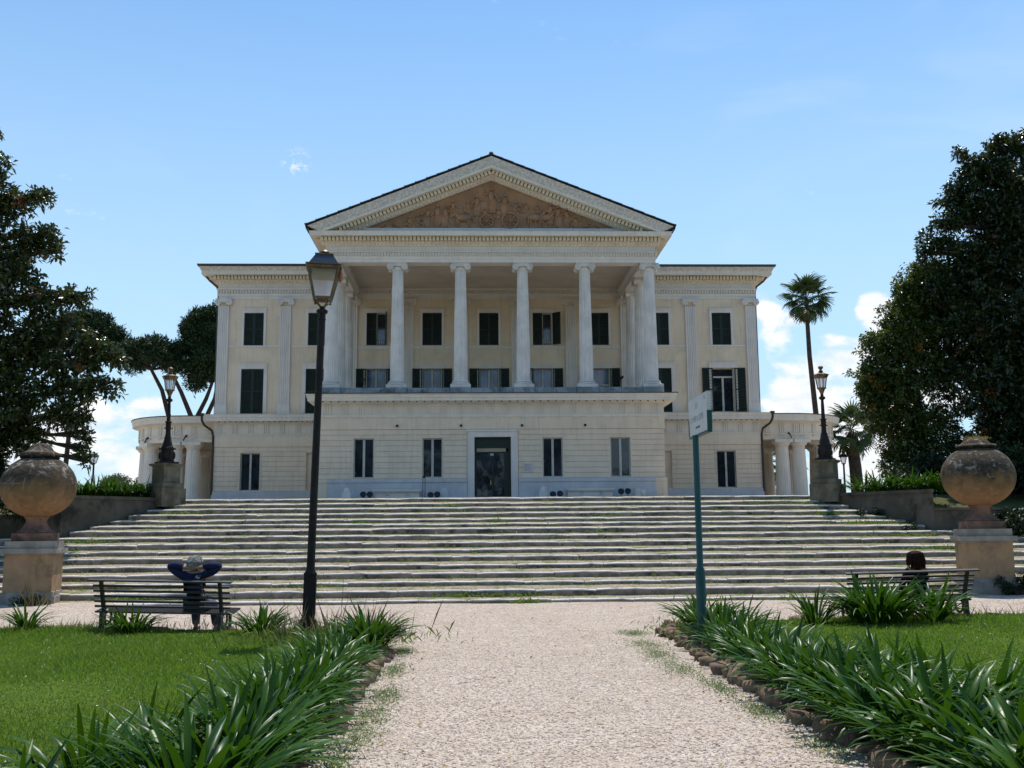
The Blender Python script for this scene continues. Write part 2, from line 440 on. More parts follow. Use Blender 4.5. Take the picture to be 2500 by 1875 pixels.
# ------------------------------------------------------------------ mesh helpers
class MB:
    def __init__(s):
        s.v = []
        s.f = []

    def add(s, vs, fs):
        o = len(s.v)
        s.v.extend([tuple(p) for p in vs])
        s.f.extend([tuple(i + o for i in f) for f in fs])

    def quad(s, a, b, c, d_):
        s.add([a, b, c, d_], [(0, 1, 2, 3)])

    def box(s, x0, x1, y0, y1, z0, z1):
        s.add([(x0, y0, z0), (x1, y0, z0), (x1, y1, z0), (x0, y1, z0), (x0, y0, z1), (x1, y0, z1), (x1, y1, z1), (x0, y1, z1)],
              [(0, 3, 2, 1), (4, 5, 6, 7), (0, 1, 5, 4), (1, 2, 6, 5), (2, 3, 7, 6), (3, 0, 4, 7)])

    def cbox(s, c, sx, sy, sz, rot=None):
        vs = []
        for k in ((-1, -1, -1), (1, -1, -1), (1, 1, -1), (-1, 1, -1), (-1, -1, 1), (1, -1, 1), (1, 1, 1), (-1, 1, 1)):
            p = Vector((k[0] * sx / 2, k[1] * sy / 2, k[2] * sz / 2))
            if rot is not None:
                p = rot @ p
            vs.append(p + Vector(c))
        s.add(vs, [(0, 3, 2, 1), (4, 5, 6, 7), (0, 1, 5, 4), (1, 2, 6, 5), (2, 3, 7, 6), (3, 0, 4, 7)])

    def lathe(s, prof, c=(0, 0, 0), n=24, flute=0, depth=0.0, caps=True, sq=None):
        vs, fs = [], []
        for (r, z) in prof:
            for k in range(n):
                a = 2 * PI * k / n
                rr = r
                if flute:
                    rr = r * (1 - depth * abs(math.sin(flute * a / 2)) ** 0.7)
                vs.append((c[0] + rr * math.cos(a), c[1] + rr * math.sin(a), c[2] + z))
        for j in range(len(prof) - 1):
            for k in range(n):
                k2 = (k + 1) % n
                fs.append((j * n + k, j * n + k2, (j + 1) * n + k2, (j + 1) * n + k))
        if caps:
            fs.append(tuple(reversed(range(n))))
            fs.append(tuple((len(prof) - 1) * n + k for k in range(n)))
        s.add(vs, fs)

    def tube(s, pts, rad, n=8, caps=True):
        pts = [Vector(p) for p in pts]
        if not isinstance(rad, (list, tuple)):
            rad = [rad] * len(pts)
        vs, fs = [], []
        u = None
        for i, p in enumerate(pts):
            t = (pts[min(i + 1, len(pts) - 1)] - pts[max(i - 1, 0)])
            if t.length < 1e-9:
                t = Vector((0, 0, 1))
            t.normalize()
            u = t.orthogonal() if u is None else u - t * u.dot(t)
            if u.length < 1e-6:
                u = t.orthogonal()
            u.normalize()
            w = t.cross(u)
            for k in range(n):
                a = 2 * PI * k / n
                vs.append(p + (u * math.cos(a) + w * math.sin(a)) * rad[i])
        for i in range(len(pts) - 1):
            for k in range(n):
                k2 = (k + 1) % n
                fs.append((i * n + k, i * n + k2, (i + 1) * n + k2, (i + 1) * n + k))
        if caps:
            fs.append(tuple(reversed(range(n))))
            fs.append(tuple((len(pts) - 1) * n + k for k in range(n)))
        s.add(vs, fs)

    def ball(s, c, r, nu=10, nv=7, rot=None):
        """ellipsoid; r is a radius or three radii"""
        if not isinstance(r, (tuple, list)):
            r = (r, r, r)
        vs, fs = [], []
        for j in range(1, nv):
            th = PI * j / nv
            for k in range(nu):
                a = 2 * PI * k / nu
                p = Vector((r[0] * math.sin(th) * math.cos(a), r[1] * math.sin(th) * math.sin(a), r[2] * math.cos(th)))
                if rot is not None:
                    p = rot @ p
                vs.append(p + Vector(c))
        top, bot = Vector((0, 0, r[2])), Vector((0, 0, -r[2]))
        if rot is not None:
            top, bot = rot @ top, rot @ bot
        vs += [top + Vector(c), bot + Vector(c)]
        t, b = len(vs) - 2, len(vs) - 1
        for k in range(nu):
            k2 = (k + 1) % nu
            fs.append((t, k, k2))
            fs.append((b, (nv - 2) * nu + k2, (nv - 2) * nu + k))
            for j in range(nv - 2):
                fs.append((j * nu + k, (j + 1) * nu + k, (j + 1) * nu + k2, j * nu + k2))
        s.add(vs, fs)

    def prism(s, poly, y0, y1):
        """polygon in (x, z), extruded along y"""
        n = len(poly)
        vs = [(x, y0, z) for x, z in poly] + [(x, y1, z) for x, z in poly]
        fs = [tuple(range(n)), tuple(reversed(range(n, 2 * n)))]
        for i in range(n):
            j = (i + 1) % n
            fs.append((i, i + n, j + n, j))
        s.add(vs, fs)

    def plan(s, poly, z0, z1):
        """polygon in (x, y), extruded along z"""
        n = len(poly)
        vs = [(x, y, z0) for x, y in poly] + [(x, y, z1) for x, y in poly]
        fs = [tuple(reversed(range(n))), tuple(range(n, 2 * n))]
        for i in range(n):
            j = (i + 1) % n
            fs.append((i, j, j + n, i + n))
        s.add(vs, fs)

    def sweep(s, path, prof, closed=False):
        """profile (outward offset, z) swept along a plan polyline; outward is to the right of travel"""
        P = [Vector((p[0], p[1])) for p in path]
        n = len(P)
        offs = []
        for i in range(n):
            if closed:
                a, b = P[i] - P[i - 1], P[(i + 1) % n] - P[i]
            else:
                a = P[i] - P[i - 1] if i > 0 else P[1] - P[0]
                b = P[i + 1] - P[i] if i < n - 1 else P[-1] - P[-2]
            na, nb = Vector((a.y, -a.x)).normalized(), Vector((b.y, -b.x)).normalized()
            m_ = (na + nb).normalized()
            offs.append(m_ / max(0.3, m_.dot(na)))
        vs, fs = [], []
        for (p, z) in prof:
            for i in range(n):
                q = P[i] + offs[i] * p
                vs.append((q.x, q.y, z))
        for j in range(len(prof) - 1):
            for i in range(n if closed else n - 1):
                i2 = (i + 1) % n
                fs.append((j * n + i, j * n + i2, (j + 1) * n + i2, (j + 1) * n + i))
        s.add(vs, fs)

    def holed(s, x0, x1, z0, z1, y, holes, dep):
        xs = sorted(set([x0, x1] + [h[0] for h in holes] + [h[1] for h in holes]))
        zs = sorted(set([z0, z1] + [h[2] for h in holes] + [h[3] for h in holes]))
        xs = [x for x in xs if x0 <= x <= x1]
        zs = [z for z in zs if z0 <= z <= z1]
        for a, b in zip(xs, xs[1:]):
            for c, d_ in zip(zs, zs[1:]):
                mx, mz = (a + b) / 2, (c + d_) / 2
                if any(h[0] < mx < h[1] and h[2] < mz < h[3] for h in holes):
                    continue
                s.quad((a, y, c), (b, y, c), (b, y, d_), (a, y, d_))
        for (a, b, c, d_) in holes:
            c2, d2 = max(c, z0), min(d_, z1)
            s.quad((a, y, c2), (a, y, d2), (a, y + dep, d2), (a, y + dep, c2))
            s.quad((b, y, d2), (b, y, c2), (b, y + dep, c2), (b, y + dep, d2))
            s.quad((a, y, d2), (b, y, d2), (b, y + dep, d2), (a, y + dep, d2))
            s.quad((b, y, c2), (a, y, c2), (a, y + dep, c2), (b, y + dep, c2))

    def mesh(s, name, mat, smooth=False, ang=38):
        me = bpy.data.meshes.new(name)
        me.from_pydata(s.v, [], s.f)
        me.materials.append(M[mat] if isinstance(mat, str) else mat)
        if smooth:
            me.polygons.foreach_set('use_smooth', [True] * len(me.polygons))
            me.set_sharp_from_angle(angle=R_(ang))
        me.update()
        return me


def np_mesh(name, V, F, mat, smooth=False):
    """triangles from numpy arrays"""
    me = bpy.data.meshes.new(name)
    V = np.asarray(V, np.float32)
    F = np.asarray(F, np.int32)
    me.vertices.add(len(V))
    me.vertices.foreach_set('co', V.ravel())
    me.loops.add(F.size)
    me.loops.foreach_set('vertex_index', F.ravel())
    me.polygons.add(len(F))
    me.polygons.foreach_set('loop_start', np.arange(0, F.size, 3, dtype=np.int32))
    if smooth:
        me.polygons.foreach_set('use_smooth', np.ones(len(F), bool))
    me.materials.append(M[mat] if isinstance(mat, str) else mat)
    me.update(calc_edges=True)
    return me


WP = {}          # world position of unrotated parents


def put(name, me, parent=None, loc=(0, 0, 0), local=False, rot=None, kind=None):
    """link a mesh; loc is in scene coordinates unless local"""
    o = bpy.data.objects.new(name, me)
    COL.objects.link(o)
    loc = Vector(loc)
    if parent is not None:
        o.parent = parent
        o.location = loc if local else loc - WP.get(parent.name, Vector())
    else:
        o.location = loc
    WP[o.name] = loc
    if rot is not None:
        o.rotation_euler = rot
    if kind:
        o['kind'] = kind
    return o


def mk(name, mb, mat, parent=None, loc=(0, 0, 0), local=False, rot=None, smooth=False, kind=None, ang=38):
    return put(name, mb.mesh(name, mat, smooth, ang), parent, loc, local, rot, kind)


def thing(name, label, cat, loc=(0, 0, 0), rotz=0.0, group=None):
    o = bpy.data.objects.new(name, None)
    COL.objects.link(o)
    o.empty_display_size = 0.3
    o.location = loc
    o.rotation_euler = (0, 0, rotz)
    WP[o.name] = Vector(loc)
    o['label'] = label
    o['category'] = cat
    if group:
        o['group'] = group
    return o


def tag(o, label, cat, group=None):
    o['label'] = label
    o['category'] = cat
    if group:
        o['group'] = group
    return o


# ================================================================== GROUND
def smooth01(a, b, x):
    t = min(1, max(0, (x - a) / (b - a)))
    return t * t * (3 - 2 * t)


def gz(x, y):
    """height of the gravel forecourt: it humps a little where the urns stand"""
    return 0.10 * smooth01(7.5, 10, abs(x)) * smooth01(20.5, 22.5, y)


mb = MB()
mb.add([(-900, -700, -0.06), (900, -700, -0.06), (900, 900, -0.06), (-900, 900, -0.06)], [(0, 1, 2, 3)])
mk('ground', mb, 'garden', kind='structure')

xs = np.arange(-24, 24.01, 0.6)
ys = np.arange(-8, 26.6, 0.6)
mb = MB()
vs = [(x, y, gz(x, y) + 0.012 * math.sin(x * 1.7 + y) * math.cos(y * 1.3)) for y in ys for x in xs]
nx = len(xs)
fs = [(j * nx + i, j * nx + i + 1, (j + 1) * nx + i + 1, (j + 1) * nx + i) for j in range(len(ys) - 1) for i in range(nx - 1)]
mb.add(vs, fs)
mk('gravel_path', mb, 'gravel', kind='structure', smooth=True)

# loose pebbles lying on the path
n = 26000
py = 5.5 + 17.5 * rng.random(n) ** 1.7
px = rng.uniform(-1.95, 1.95, n)
far = py > 14.5
px = np.where(far, rng.uniform(-8, 8, n), px)
sz = rng.gamma(2.0, 0.0035, n) + 0.003
tet = np.array([(1, 0, -.3), (-.5, .87, -.3), (-.5, -.87, -.3), (0.15, 0.1, .75)])
ang = rng.uniform(0, 2 * PI, n)
ca, sa = np.cos(ang), np.sin(ang)
V = np.empty((n, 4, 3))
st = rng.uniform(.7, 1.5, n)
for k in range(4):
    x, y, z = tet[k]
    V[:, k, 0] = px + sz * (x * ca * st - y * sa)
    V[:, k, 1] = py + sz * (x * sa * st + y * ca)
    V[:, k, 2] = 0.008 + sz * z * 0.9 + 0.012 * np.sin(px * 1.7 + py) * np.cos(py * 1.3)
F = np.array([(0, 1, 3), (1, 2, 3), (2, 0, 3)])
F = (np.arange(n)[:, None, None] * 4 + F[None]).reshape(-1, 3)
put('pebbles', np_mesh('pebbles', V.reshape(-1, 3), F, pmat('pebble_stone', (0.50, 0.43, 0.36), (0.24, 0.20, 0.175), 60, 0.9, 0.15, lo=0.45, hi=0.62)), kind='stuff')

# ------------------------------------------------------------------ terrace
mb = MB()
zt, zb = 2.655, 2.95
mb.add([(-9.8, 31.2, 2.685), (9.8, 31.2, 2.685), (9.8, 43.0, zb), (-9.8, 43.0, zb),
        (-12.1, 28.3, zt), (-12.6, 30.6, zt), (-400, 30.6, zt), (-400, 43, zb), (12.1, 28.3, zt), (12.6, 30.6, zt), (400, 30.6, zt), (400, 43, zb),
        (-400, 900, zb), (400, 900, zb), (-400, 28.3, 2.08), (400, 28.3, 2.08), (-12.12, 28.3, 2.08), (12.12, 28.3, 2.08)],
       [(0, 1, 2, 3), (4, 0, 3, 7, 6, 5), (1, 8, 9, 10, 11, 2), (7, 3, 2, 11, 13, 12), (14, 16, 5, 6), (17, 15, 10, 9), (4, 5, 16), (8, 17, 9)])
ter = mb.mesh('terrace', 'terrace')
ter.materials.append(M['garden'])
ter.polygons.foreach_set('material_index', [0, 0, 0, 0, 1, 1, 1, 1])
put('terrace', ter, kind='structure')

# ================================================================== STAIRCASE
SY = [31 - i * 7.4 / 15 for i in range(16)]
SH = [2.68, 2.51, 2.36, 2.19, 2.02, 1.88, 1.74, 1.56, 1.38, 1.19, 1.03, 0.84, 0.66, 0.46, 0.29, 0.09]
SB = [2.55, 2.39, 2.22, 2.05, 1.90, 1.77, 1.58, 1.42, 1.23, 1.08, 0.89, 0.71, 0.51, 0.35, 0.12, 0.0]


def step_end(y):
    return 9.72 + 0.72 * (31 - y) if y > 27.95 else 16.0


stairs = thing('stone_staircase', 'broad flight of sixteen low weathered stone steps up to the villa terrace', 'staircase', (0, 23.6, 0))


def kerb_mesh(L, h, seed):
    """one kerb stone with a worn rounded nose, its length along x"""
    r = random.Random(seed)
    nseg = max(4, int(L / 0.3))
    prof = [(0.015, -h - 0.08), (0.0, -0.042), (0.010, -0.018), (0.045, -0.003), (0.11, 0.0), (0.19, -0.03)]
    vs, fs = [], []
    w = [(r.uniform(-1, 1), r.uniform(-1, 1)) for _ in range(nseg + 1)]
    for i in range(nseg + 1):
        x = L * i / nseg
        if i == 0:
            x += 0.006
        if i == nseg:
            x -= 0.006
        e = 0.012 if i in (0, nseg) else 0.0
        for (py_, pz) in prof:
            vs.append((x, py_ + w[i][0] * 0.012 + e * 0.5, pz + w[i][1] * 0.007 * (1 if pz > -0.06 else 0) - e * (1 if pz > -0.05 else 0)))
    m_ = len(prof)
    for i in range(nseg):
        for k in range(m_ - 1):
            fs.append((i * m_ + k, (i + 1) * m_ + k, (i + 1) * m_ + k + 1, i * m_ + k + 1))
    fs.append(tuple(range(m_)))
    fs.append(tuple(nseg * m_ + k for k in reversed(range(m_))))
    b = MB()
    b.add(vs, fs)
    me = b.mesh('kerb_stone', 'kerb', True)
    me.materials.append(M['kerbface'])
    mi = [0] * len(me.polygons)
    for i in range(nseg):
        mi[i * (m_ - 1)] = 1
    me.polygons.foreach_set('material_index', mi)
    return me


weedV, weedF = [], []


def add_leaves(VL, FL, P, D, size, width, droop=0.35, face=None, fold=0.25):
    """append folded leaf blades: base P, direction D (unit), arrays"""
    n_ = len(P)
    size = np.broadcast_to(np.asarray(size, float), (n_,))
    width = np.broadcast_to(np.asarray(width, float), (n_,))
    up_ = rng.normal(size=(n_, 3)) * 0.6 + (np.array([0, 0, 1.0]) if face is None else face)
    side = np.cross(D, up_)
    side /= np.linalg.norm(side, axis=1, keepdims=True) + 1e-9
    nor = np.cross(side, D)
    mid = P + D * (size * 0.5)[:, None]
    tip = P + D * size[:, None] - np.array([0, 0, 1.0]) * (size * droop * 0.5)[:, None]
    l_ = mid + side * (width * 0.5)[:, None] + nor * (width * fold)[:, None]
    r_ = mid - side * (width * 0.5)[:, None] + nor * (width * fold)[:, None]
    v = np.stack([P, l_, tip, r_], 1)
    o = sum(len(a) for a in VL)
    VL.append(v.reshape(-1, 3))
    base = np.arange(n_)[:, None] * 4 + o
    FL.append(np.concatenate([base + np.array([0, 2, 1]), base + np.array([0, 3, 2])], 0))


def rand_dirs(n_, zmin=-1.0):
    v = rng.normal(size=(n_, 3))
    v /= np.linalg.norm(v, axis=1, keepdims=True)
    v[:, 2] = np.where(v[:, 2] < zmin, np.abs(v[:, 2]), v[:, 2])
    return v


sd = 0
for i in range(16):
    y, h, b0 = SY[i], SH[i], SB[i]
    e = step_end(y)
    # tread (gravel and grass) that lies in front of the next riser up
    mb = MB()
    if i == 0:
        y1, z1 = 31.35, 2.69
    else:
        y1, z1 = SY[i - 1] + 0.03, SB[i - 1]
    nseg = int(2 * e / 0.5)
    vs, fs = [], []
    for k in range(nseg + 1):
        x = -e - 0.1 + (2 * e + 0.2) * k / nseg
        for q, (yy, zz) in enumerate(((y + 0.09, h - 0.03), (y + 0.145, h - 0.004 + (z1 - h) * .2), (y1 + 0.02, z1 + 0.005))):
            vs.append((x, yy, zz + rng.uniform(-0.006, 0.008)))
    for k in range(nseg):
        for q in (0, 1):
            fs.append((k * 3 + q, (k + 1) * 3 + q, (k + 1) * 3 + q + 1, k * 3 + q + 1))
    mb.add(vs, fs)
    tread = mk('step', mb, 'tread', stairs, smooth=True)
    x = -e
    while x < e - 0.05:
        L = rng.uniform(1.3, 2.3)
        if e - (x + L) < 0.7:
            L = e - x
        sd += 1
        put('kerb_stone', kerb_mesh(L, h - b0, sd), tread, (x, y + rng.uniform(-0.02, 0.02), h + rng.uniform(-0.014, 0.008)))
        x += L
    # weeds rooted along the foot of the riser
    nw = int(85 * e * (0.9 if i < 15 else 0.55))
    cl_ = np.abs(np.sin(np.linspace(-e, e, 60) * (0.9 + 0.13 * i) + i * 1.7)) ** 2 + rng.uniform(0, 0.7, 60)
    wx = rng.choice(np.linspace(-e, e, 60), nw, p=cl_ / cl_.sum()) + rng.normal(0, 0.22, nw)
    wy = y - np.abs(rng.normal(0, 0.08, nw)) - 0.01
    D = rand_dirs(nw, 0.1)
    D[:, 2] += 0.8
    D /= np.linalg.norm(D, axis=1, keepdims=True)
    add_leaves(weedV, weedF, np.stack([wx, wy, np.full(nw, b0 - 0.005) - np.clip(y - 0.05 - wy, 0, 1) * 0.1], 1), D, rng.gamma(4, 0.017, nw), rng.uniform(0.008, 0.030, nw))
# a few bigger tufts as in the photo
for (tx, ti, tn, tr) in ((0.4, 15, 260, .22), (-1.1, 14, 300, .35), (0.0, 14, 300, .5), (6.6, 15, 150, .4), (4.6, 15, 120, .3), (-1.6, 1, 120, .2), (-0.2, 4, 80, .12), (3.1, 3, 90, .3), (9.1, 1, 160, .5), (7.8, 1, 120, .4), (-4.2, 4, 70, .2),
                         (9.6, 3, 260, .3), (10.4, 5, 300, .5), (11, 7, 260, .5), (-9.6, 2, 200, .4), (-11.3, 7, 300, .5), (-12, 8, 300, .4), (11.6, 9, 260, .5), (-8.8, 14, 260, .4), (12.9, 13, 260, .5), (12.6, 14, 300, .6), (-4.8, 13, 120, .3), (2.6, 6, 90, .3)):
    P = np.stack([tx + rng.normal(0, tr, tn), SY[ti] - np.abs(rng.normal(0, 0.09, tn)), np.full(tn, SB[ti])], 1)
    D = rand_dirs(tn, 0.1)
    D[:, 2] += 0.7
    D /= np.linalg.norm(D, axis=1, keepdims=True)
    add_leaves(weedV, weedF, P, D, rng.gamma(5, 0.018, tn), rng.uniform(0.012, 0.04, tn))
put('weeds', np_mesh('weeds', np.concatenate(weedV), np.concatenate(weedF), 'weed'), kind='stuff')

# ------------------------------------------------------------------ retaining walls beside the stairs
for sgn, lab in ((-1, 'damp grey retaining wall beside the stairs with agapanthus along its top'),
                 (1, 'damp grey retaining wall beside the stairs under the dark evergreen trees')):
    w = thing('retaining_wall', lab, 'wall', (sgn * 11, 28, 0))
    A, B_ = Vector((9.72, 31.15)), Vector((12.05, 27.9))
    nrm = Vector((B_ - A).normalized().to_tuple())
    out = Vector((-nrm.y, nrm.x))
    if out.y < 0:
        out = -out
    q = [A, B_, B_ + Vector((0.0, 0.5)), A + Vector((0.25, 0.5))]
    pl = [(sgn * p.x, p.y) for p in q]
    mb = MB()
    mb.plan(pl if sgn < 0 else pl, -0.1, 2.62)
    mk('wall_face', mb, 'wallstone', w)
    q = [A - out * 0.04, B_ - out * 0.04 + nrm * 0.05, B_ + Vector((0.05, 0.5)), A + Vector((0.25, 0.5))]
    mb = MB()
    mb.plan([(sgn * p.x, p.y) for p in q], 2.623, 2.72)
    mk('coping', mb, 'wallstone', w)
    mb = MB()
    mb.box(sgn * 12.06, sgn * 30, 27.95, 28.4, -0.1, 2.12) if sgn > 0 else mb.box(-30, -12.06, 27.95, 28.4, -0.1, 2.12)
    mk('lower_wall', mb, 'wallstone', w)
    mb = MB()
    a, b = sorted((sgn * 12.06, sgn * 30))
    mb.box(a, b, 27.9, 28.45, 2.123, 2.2)
    mk('coping', mb, 'wallstone', w)



# ================================================================== VILLA
VX, VYF, VZ = -0.04, 48.0, 2.9
villa = thing('villa', 'grand cream neoclassical villa with six columned portico under a triangular pediment', 'villa', (VX, VYF, VZ))
WP[villa.name] = Vector((0, VYF, VZ))      # parts are written about x = 0 and so take the offset
YW, YP, YC, YA = 51.5, 43.9, 44.5, 44.15


def vp(name, mb, mat, parent=None, loc=(0, 0, 0), **k):
    return mk(name, mb, mat, parent or villa, loc, **k)


# --- upper wall with its openings (wings and the back of the portico)
UPX = [-12.22, -8.92, -5.9, -3.0, -0.04, 2.76, 5.74, 8.92, 12.22]
up_holes = [(x - .505, x + .505, 11.29, 13.01) for x in UPX]
lo_holes = [(x - .575 if abs(x) > 8 else x - .52, x + .575 if abs(x) > 8 else x + .52, 7.74 if abs(x) > 8 else 8.0, 10.06) for x in UPX]
mb = MB()
mb.holed(-14.05, 14.05, 7.6, 13.8, YW, up_holes + lo_holes, 0.28)
mb.box(-14.05, 14.05, YW + 0.4, 66, 2.9, 14.2)
for x0, x1 in ((-14.05, -14.049), (14.049, 14.05)):
    mb.quad((x0, YW, 7.6), (x0, YW + .4, 7.6), (x0, YW + .4, 13.8), (x0, YW, 13.8))
wall_up = vp('wall', mb, 'plaster')
# pale band of wall below the upper windows
for a, b in ((-13.5, -10.9), (-10.28, -7.6), (7.6, 10.28), (10.9, 13.5)):
    mb = MB()
    mb.box(a, b, YW - 0.035, YW + .01, 11.19, 11.285)
    vp('string_course', mb, 'trim')
mb = MB()
mb.box(-6.9, 6.9, YW - 0.035, YW + .01, 11.10, 11.23)
vp('string_course', mb, 'trim')

_cache = {}


def cached(key, fn):
    if key not in _cache:
        _cache[key] = fn()
    return _cache[key]


def shutter_mesh(w, h):
    def f():
        b = MB()
        t, fr = 0.04, 0.065
        b.box(0, fr, 0, t, 0, h)
        b.box(w - fr, w, 0, t, 0, h)
        for z in (0, h * 0.5 - fr / 2, h - fr):
            b.box(fr, w - fr, 0, t, z, z + fr)
        n_ = max(6, int(h / 0.085))
        for k in range(n_):
            z = fr + (h - 2 * fr) * (k + .5) / n_
            b.cbox((w / 2, t * .5, z), w - 2 * fr, 0.055, 0.012, Quaternion((1, 0, 0), R_(38)))
        b.box(fr, w - fr, t - 0.004, t, fr, h - fr)
        return b.mesh('shutter', 'shutter')
    return cached(('sh', round(w, 2), round(h, 2)), f)


def surround_mesh(w, h, fw, head, sill):
    def f():
        b = MB()
        b.box(-w / 2 - fw, -w / 2, -0.05, 0.0, -sill, h + head)
        b.box(w / 2, w / 2 + fw, -0.05, 0.0, -sill, h + head)
        b.box(-w / 2, w / 2, -0.05, 0.0, h, h + head)
        b.box(-w / 2 - fw - .03, w / 2 + fw + .03, -0.085, -0.0505, h + head - .05, h + head + .03)
        if sill:
            b.box(-w / 2, w / 2, -0.05, 0.0, -sill, 0)
        return b.mesh('window', 'trim')
    return cached(('su', w, round(h, 2), fw, head, sill), f)


def sash_mesh(w, h, tran):
    def f():
        b = MB()
        fr = 0.05
        b.box(-w / 2, -w / 2 + fr, 0, .06, 0, h)
        b.box(w / 2 - fr, w / 2, 0, .06, 0, h)
        b.box(-w / 2 + fr, w / 2 - fr, 0, .06, 0, fr)
        b.box(-w / 2 + fr, w / 2 - fr, 0, .06, h - fr, h)
        top = h - fr
        if tran:
            b.box(-w / 2 + fr, w / 2 - fr, 0, .06, h * tran, h * tran + .09)
            top = h * tran
        b.box(-.05, .05, -.006, .06, fr, top)
        return b.mesh('sash', 'sash')
    return cached(('sa', w, round(h, 2), tran), f)


def pane_mesh(w, h, m_):
    def f():
        b = MB()
        b.box(0, w, 0, .012, 0, h)
        return b.mesh('pane', m_)
    return cached(('pa', round(w, 3), round(h, 2), m_), f)


def window(x, z, w, h, kind, fw=0.13, head=0.2, sill=0.0, y=YW, pane='pane', tran=0.0, inset=0.16):
    o = put('window', surround_mesh(w, h, fw, head, sill), villa, (x, y, z))
    if kind == 'shut':
        for s_ in (-1, 0):
            put('shutter', shutter_mesh(w / 2 - .004, h - .02), o, (x + s_ * w / 2 + .002, y + .03, z + .01))
        return o
    put('sash', sash_mesh(w, h, tran), o, (x, y + inset, z))
    top = h * tran if tran else h - .07
    pw = w / 2 - .07 - .065
    for px_ in (-w / 2 + .07, .065):
        put('pane', pane_mesh(pw, top - .07, pane), o, (x + px_, y + inset + .03, z + .07))
    if tran:
        put('pane', pane_mesh(w - .14, h - .07 - top - .09, pane), o, (x - w / 2 + .07, y + inset + .03, z + top + .09))
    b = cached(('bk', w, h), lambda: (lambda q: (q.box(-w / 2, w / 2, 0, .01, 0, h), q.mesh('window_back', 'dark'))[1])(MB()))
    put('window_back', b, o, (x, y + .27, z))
    if kind == 'open':
        sw = w / 2 - .004
        put('shutter', shutter_mesh(sw, h - .02), o, (x - w / 2 - sw * .96, y - .10, z + .01), rot=(0, 0, R_(4)))
        put('shutter', shutter_mesh(sw, h - .02), o, (x + w / 2 + .01, y - .06, z + .01), rot=(0, 0, R_(-5)))
    elif kind == 'halfL':        # left leaf shut, right leaf swung out
        put('shutter', shutter_mesh(w / 2 - .004, h - .02), o, (x - w / 2 + .002, y + .03, z + .01))
        put('shutter', shutter_mesh(w / 2 - .004, h - .02), o, (x + w / 2 + .0, y - .02, z + .01), rot=(0, 0, R_(-88)))
    elif kind == 'halfM':
        put('shutter', shutter_mesh(w / 2 - .004, h - .02), o, (x - w / 2 + .002, y + .03, z + .01))
        put('shutter', shutter_mesh(w / 2 - .004, h - .02), o, (x + w / 2 + .01, y - .04, z + .01), rot=(0, 0, R_(-38)))
    if kind in ('halfL', 'halfM'):
        c_ = MB()
        c_.box(0.07, w / 2 - .07, 0, .01, .1, h * .47)
        put('curtain', c_.mesh('curtain', 'bluepane'), o, (x, y + inset + .015, z))
        g_ = MB()
        for k in range(4):
            g_.tube([(.06 + k * .11, 0, .03), (.06 + k * .11, 0, .34)], .009, 5)
        g_.tube([(0, 0, .34), (w / 2, 0, .34)], .012, 5)
        for k in range(3):
            a_ = [(.11 + k * .12 + .05 * math.cos(t_ * PI / 4), 0, .17 + .05 * math.sin(t_ * PI / 4)) for t_ in range(9)]
            g_.tube(a_, .007, 4)
        put('railing', g_.mesh('railing', 'sash'), o, (x, y + .06, z))
    return o


up_kind = ['shut', 'shut', 'halfL', 'shut', 'shut', 'halfM', 'shut', 'shut', 'shut']
lo_kind = ['shut', 'shut', 'open', 'open', 'open', 'open', 'open', 'shut', 'open']
for i, x in enumerate(UPX):
    wing = abs(x) > 8
    window(x, 11.29, 1.01, 1.72, up_kind[i], fw=0.12, head=0.2)
    if wing:
        window(x, 7.74, 1.15, 2.32, lo_kind[i], fw=0.17, head=0.26, tran=0.78 if i == 8 else 0, pane='pane')
    else:
        window(x, 8.0, 1.04, 2.06, 'open', fw=0.1, head=0.16, pane='bluepane', tran=0.55 if i == 6 else 0)

# --- pilasters
CAPW = 0.88


def ionic(b, hw, hd, z0, z1, front=True, sides=False):
    """ionic capital between z0 and z1, half width hw, half depth hd about the origin"""
    h = z1 - z0
    b.box(-hw * .96, hw * .96, -hd, hd, z1 - h * .14, z1)
    b.box(-hw * .85, hw * .85, -hd * .92, hd * .92, z1 - h * .52, z1 - h * .14)
    r = h * .46
    for sx in (-1, 1):
        cx_, cz_ = sx * (hw - r * .8), z0 + r * 1.02
        pts = [(cx_, -hd * 1.0, cz_), (cx_, -hd * .55, cz_), (cx_, 0, cz_), (cx_, hd * .55, cz_), (cx_, hd * 1.0, cz_)]
        b.tube(pts, [r, r * .72, r * .62, r * .72, r], 14)
        for yy in ((-hd * 1.02, hd * 1.02) if hd > .2 else (-hd * 1.02,)):
            sp_ = []
            for k in range(22):
                a = -sx * (k * 0.55) + PI / 2
                rr = r * (0.93 - 0.036 * k)
                sp_.append((cx_ + rr * math.cos(a), yy, cz_ + rr * math.sin(a)))
            b.tube(sp_, r * .085, 5)
            b.ball((cx_, yy, cz_), r * .18, 6, 5)
    for k in range(5):
        b.ball(((k - 2) * hw * .2, -hd * .94, z1 - h * .40), (hw * .075, .03, h * .11), 6, 5)


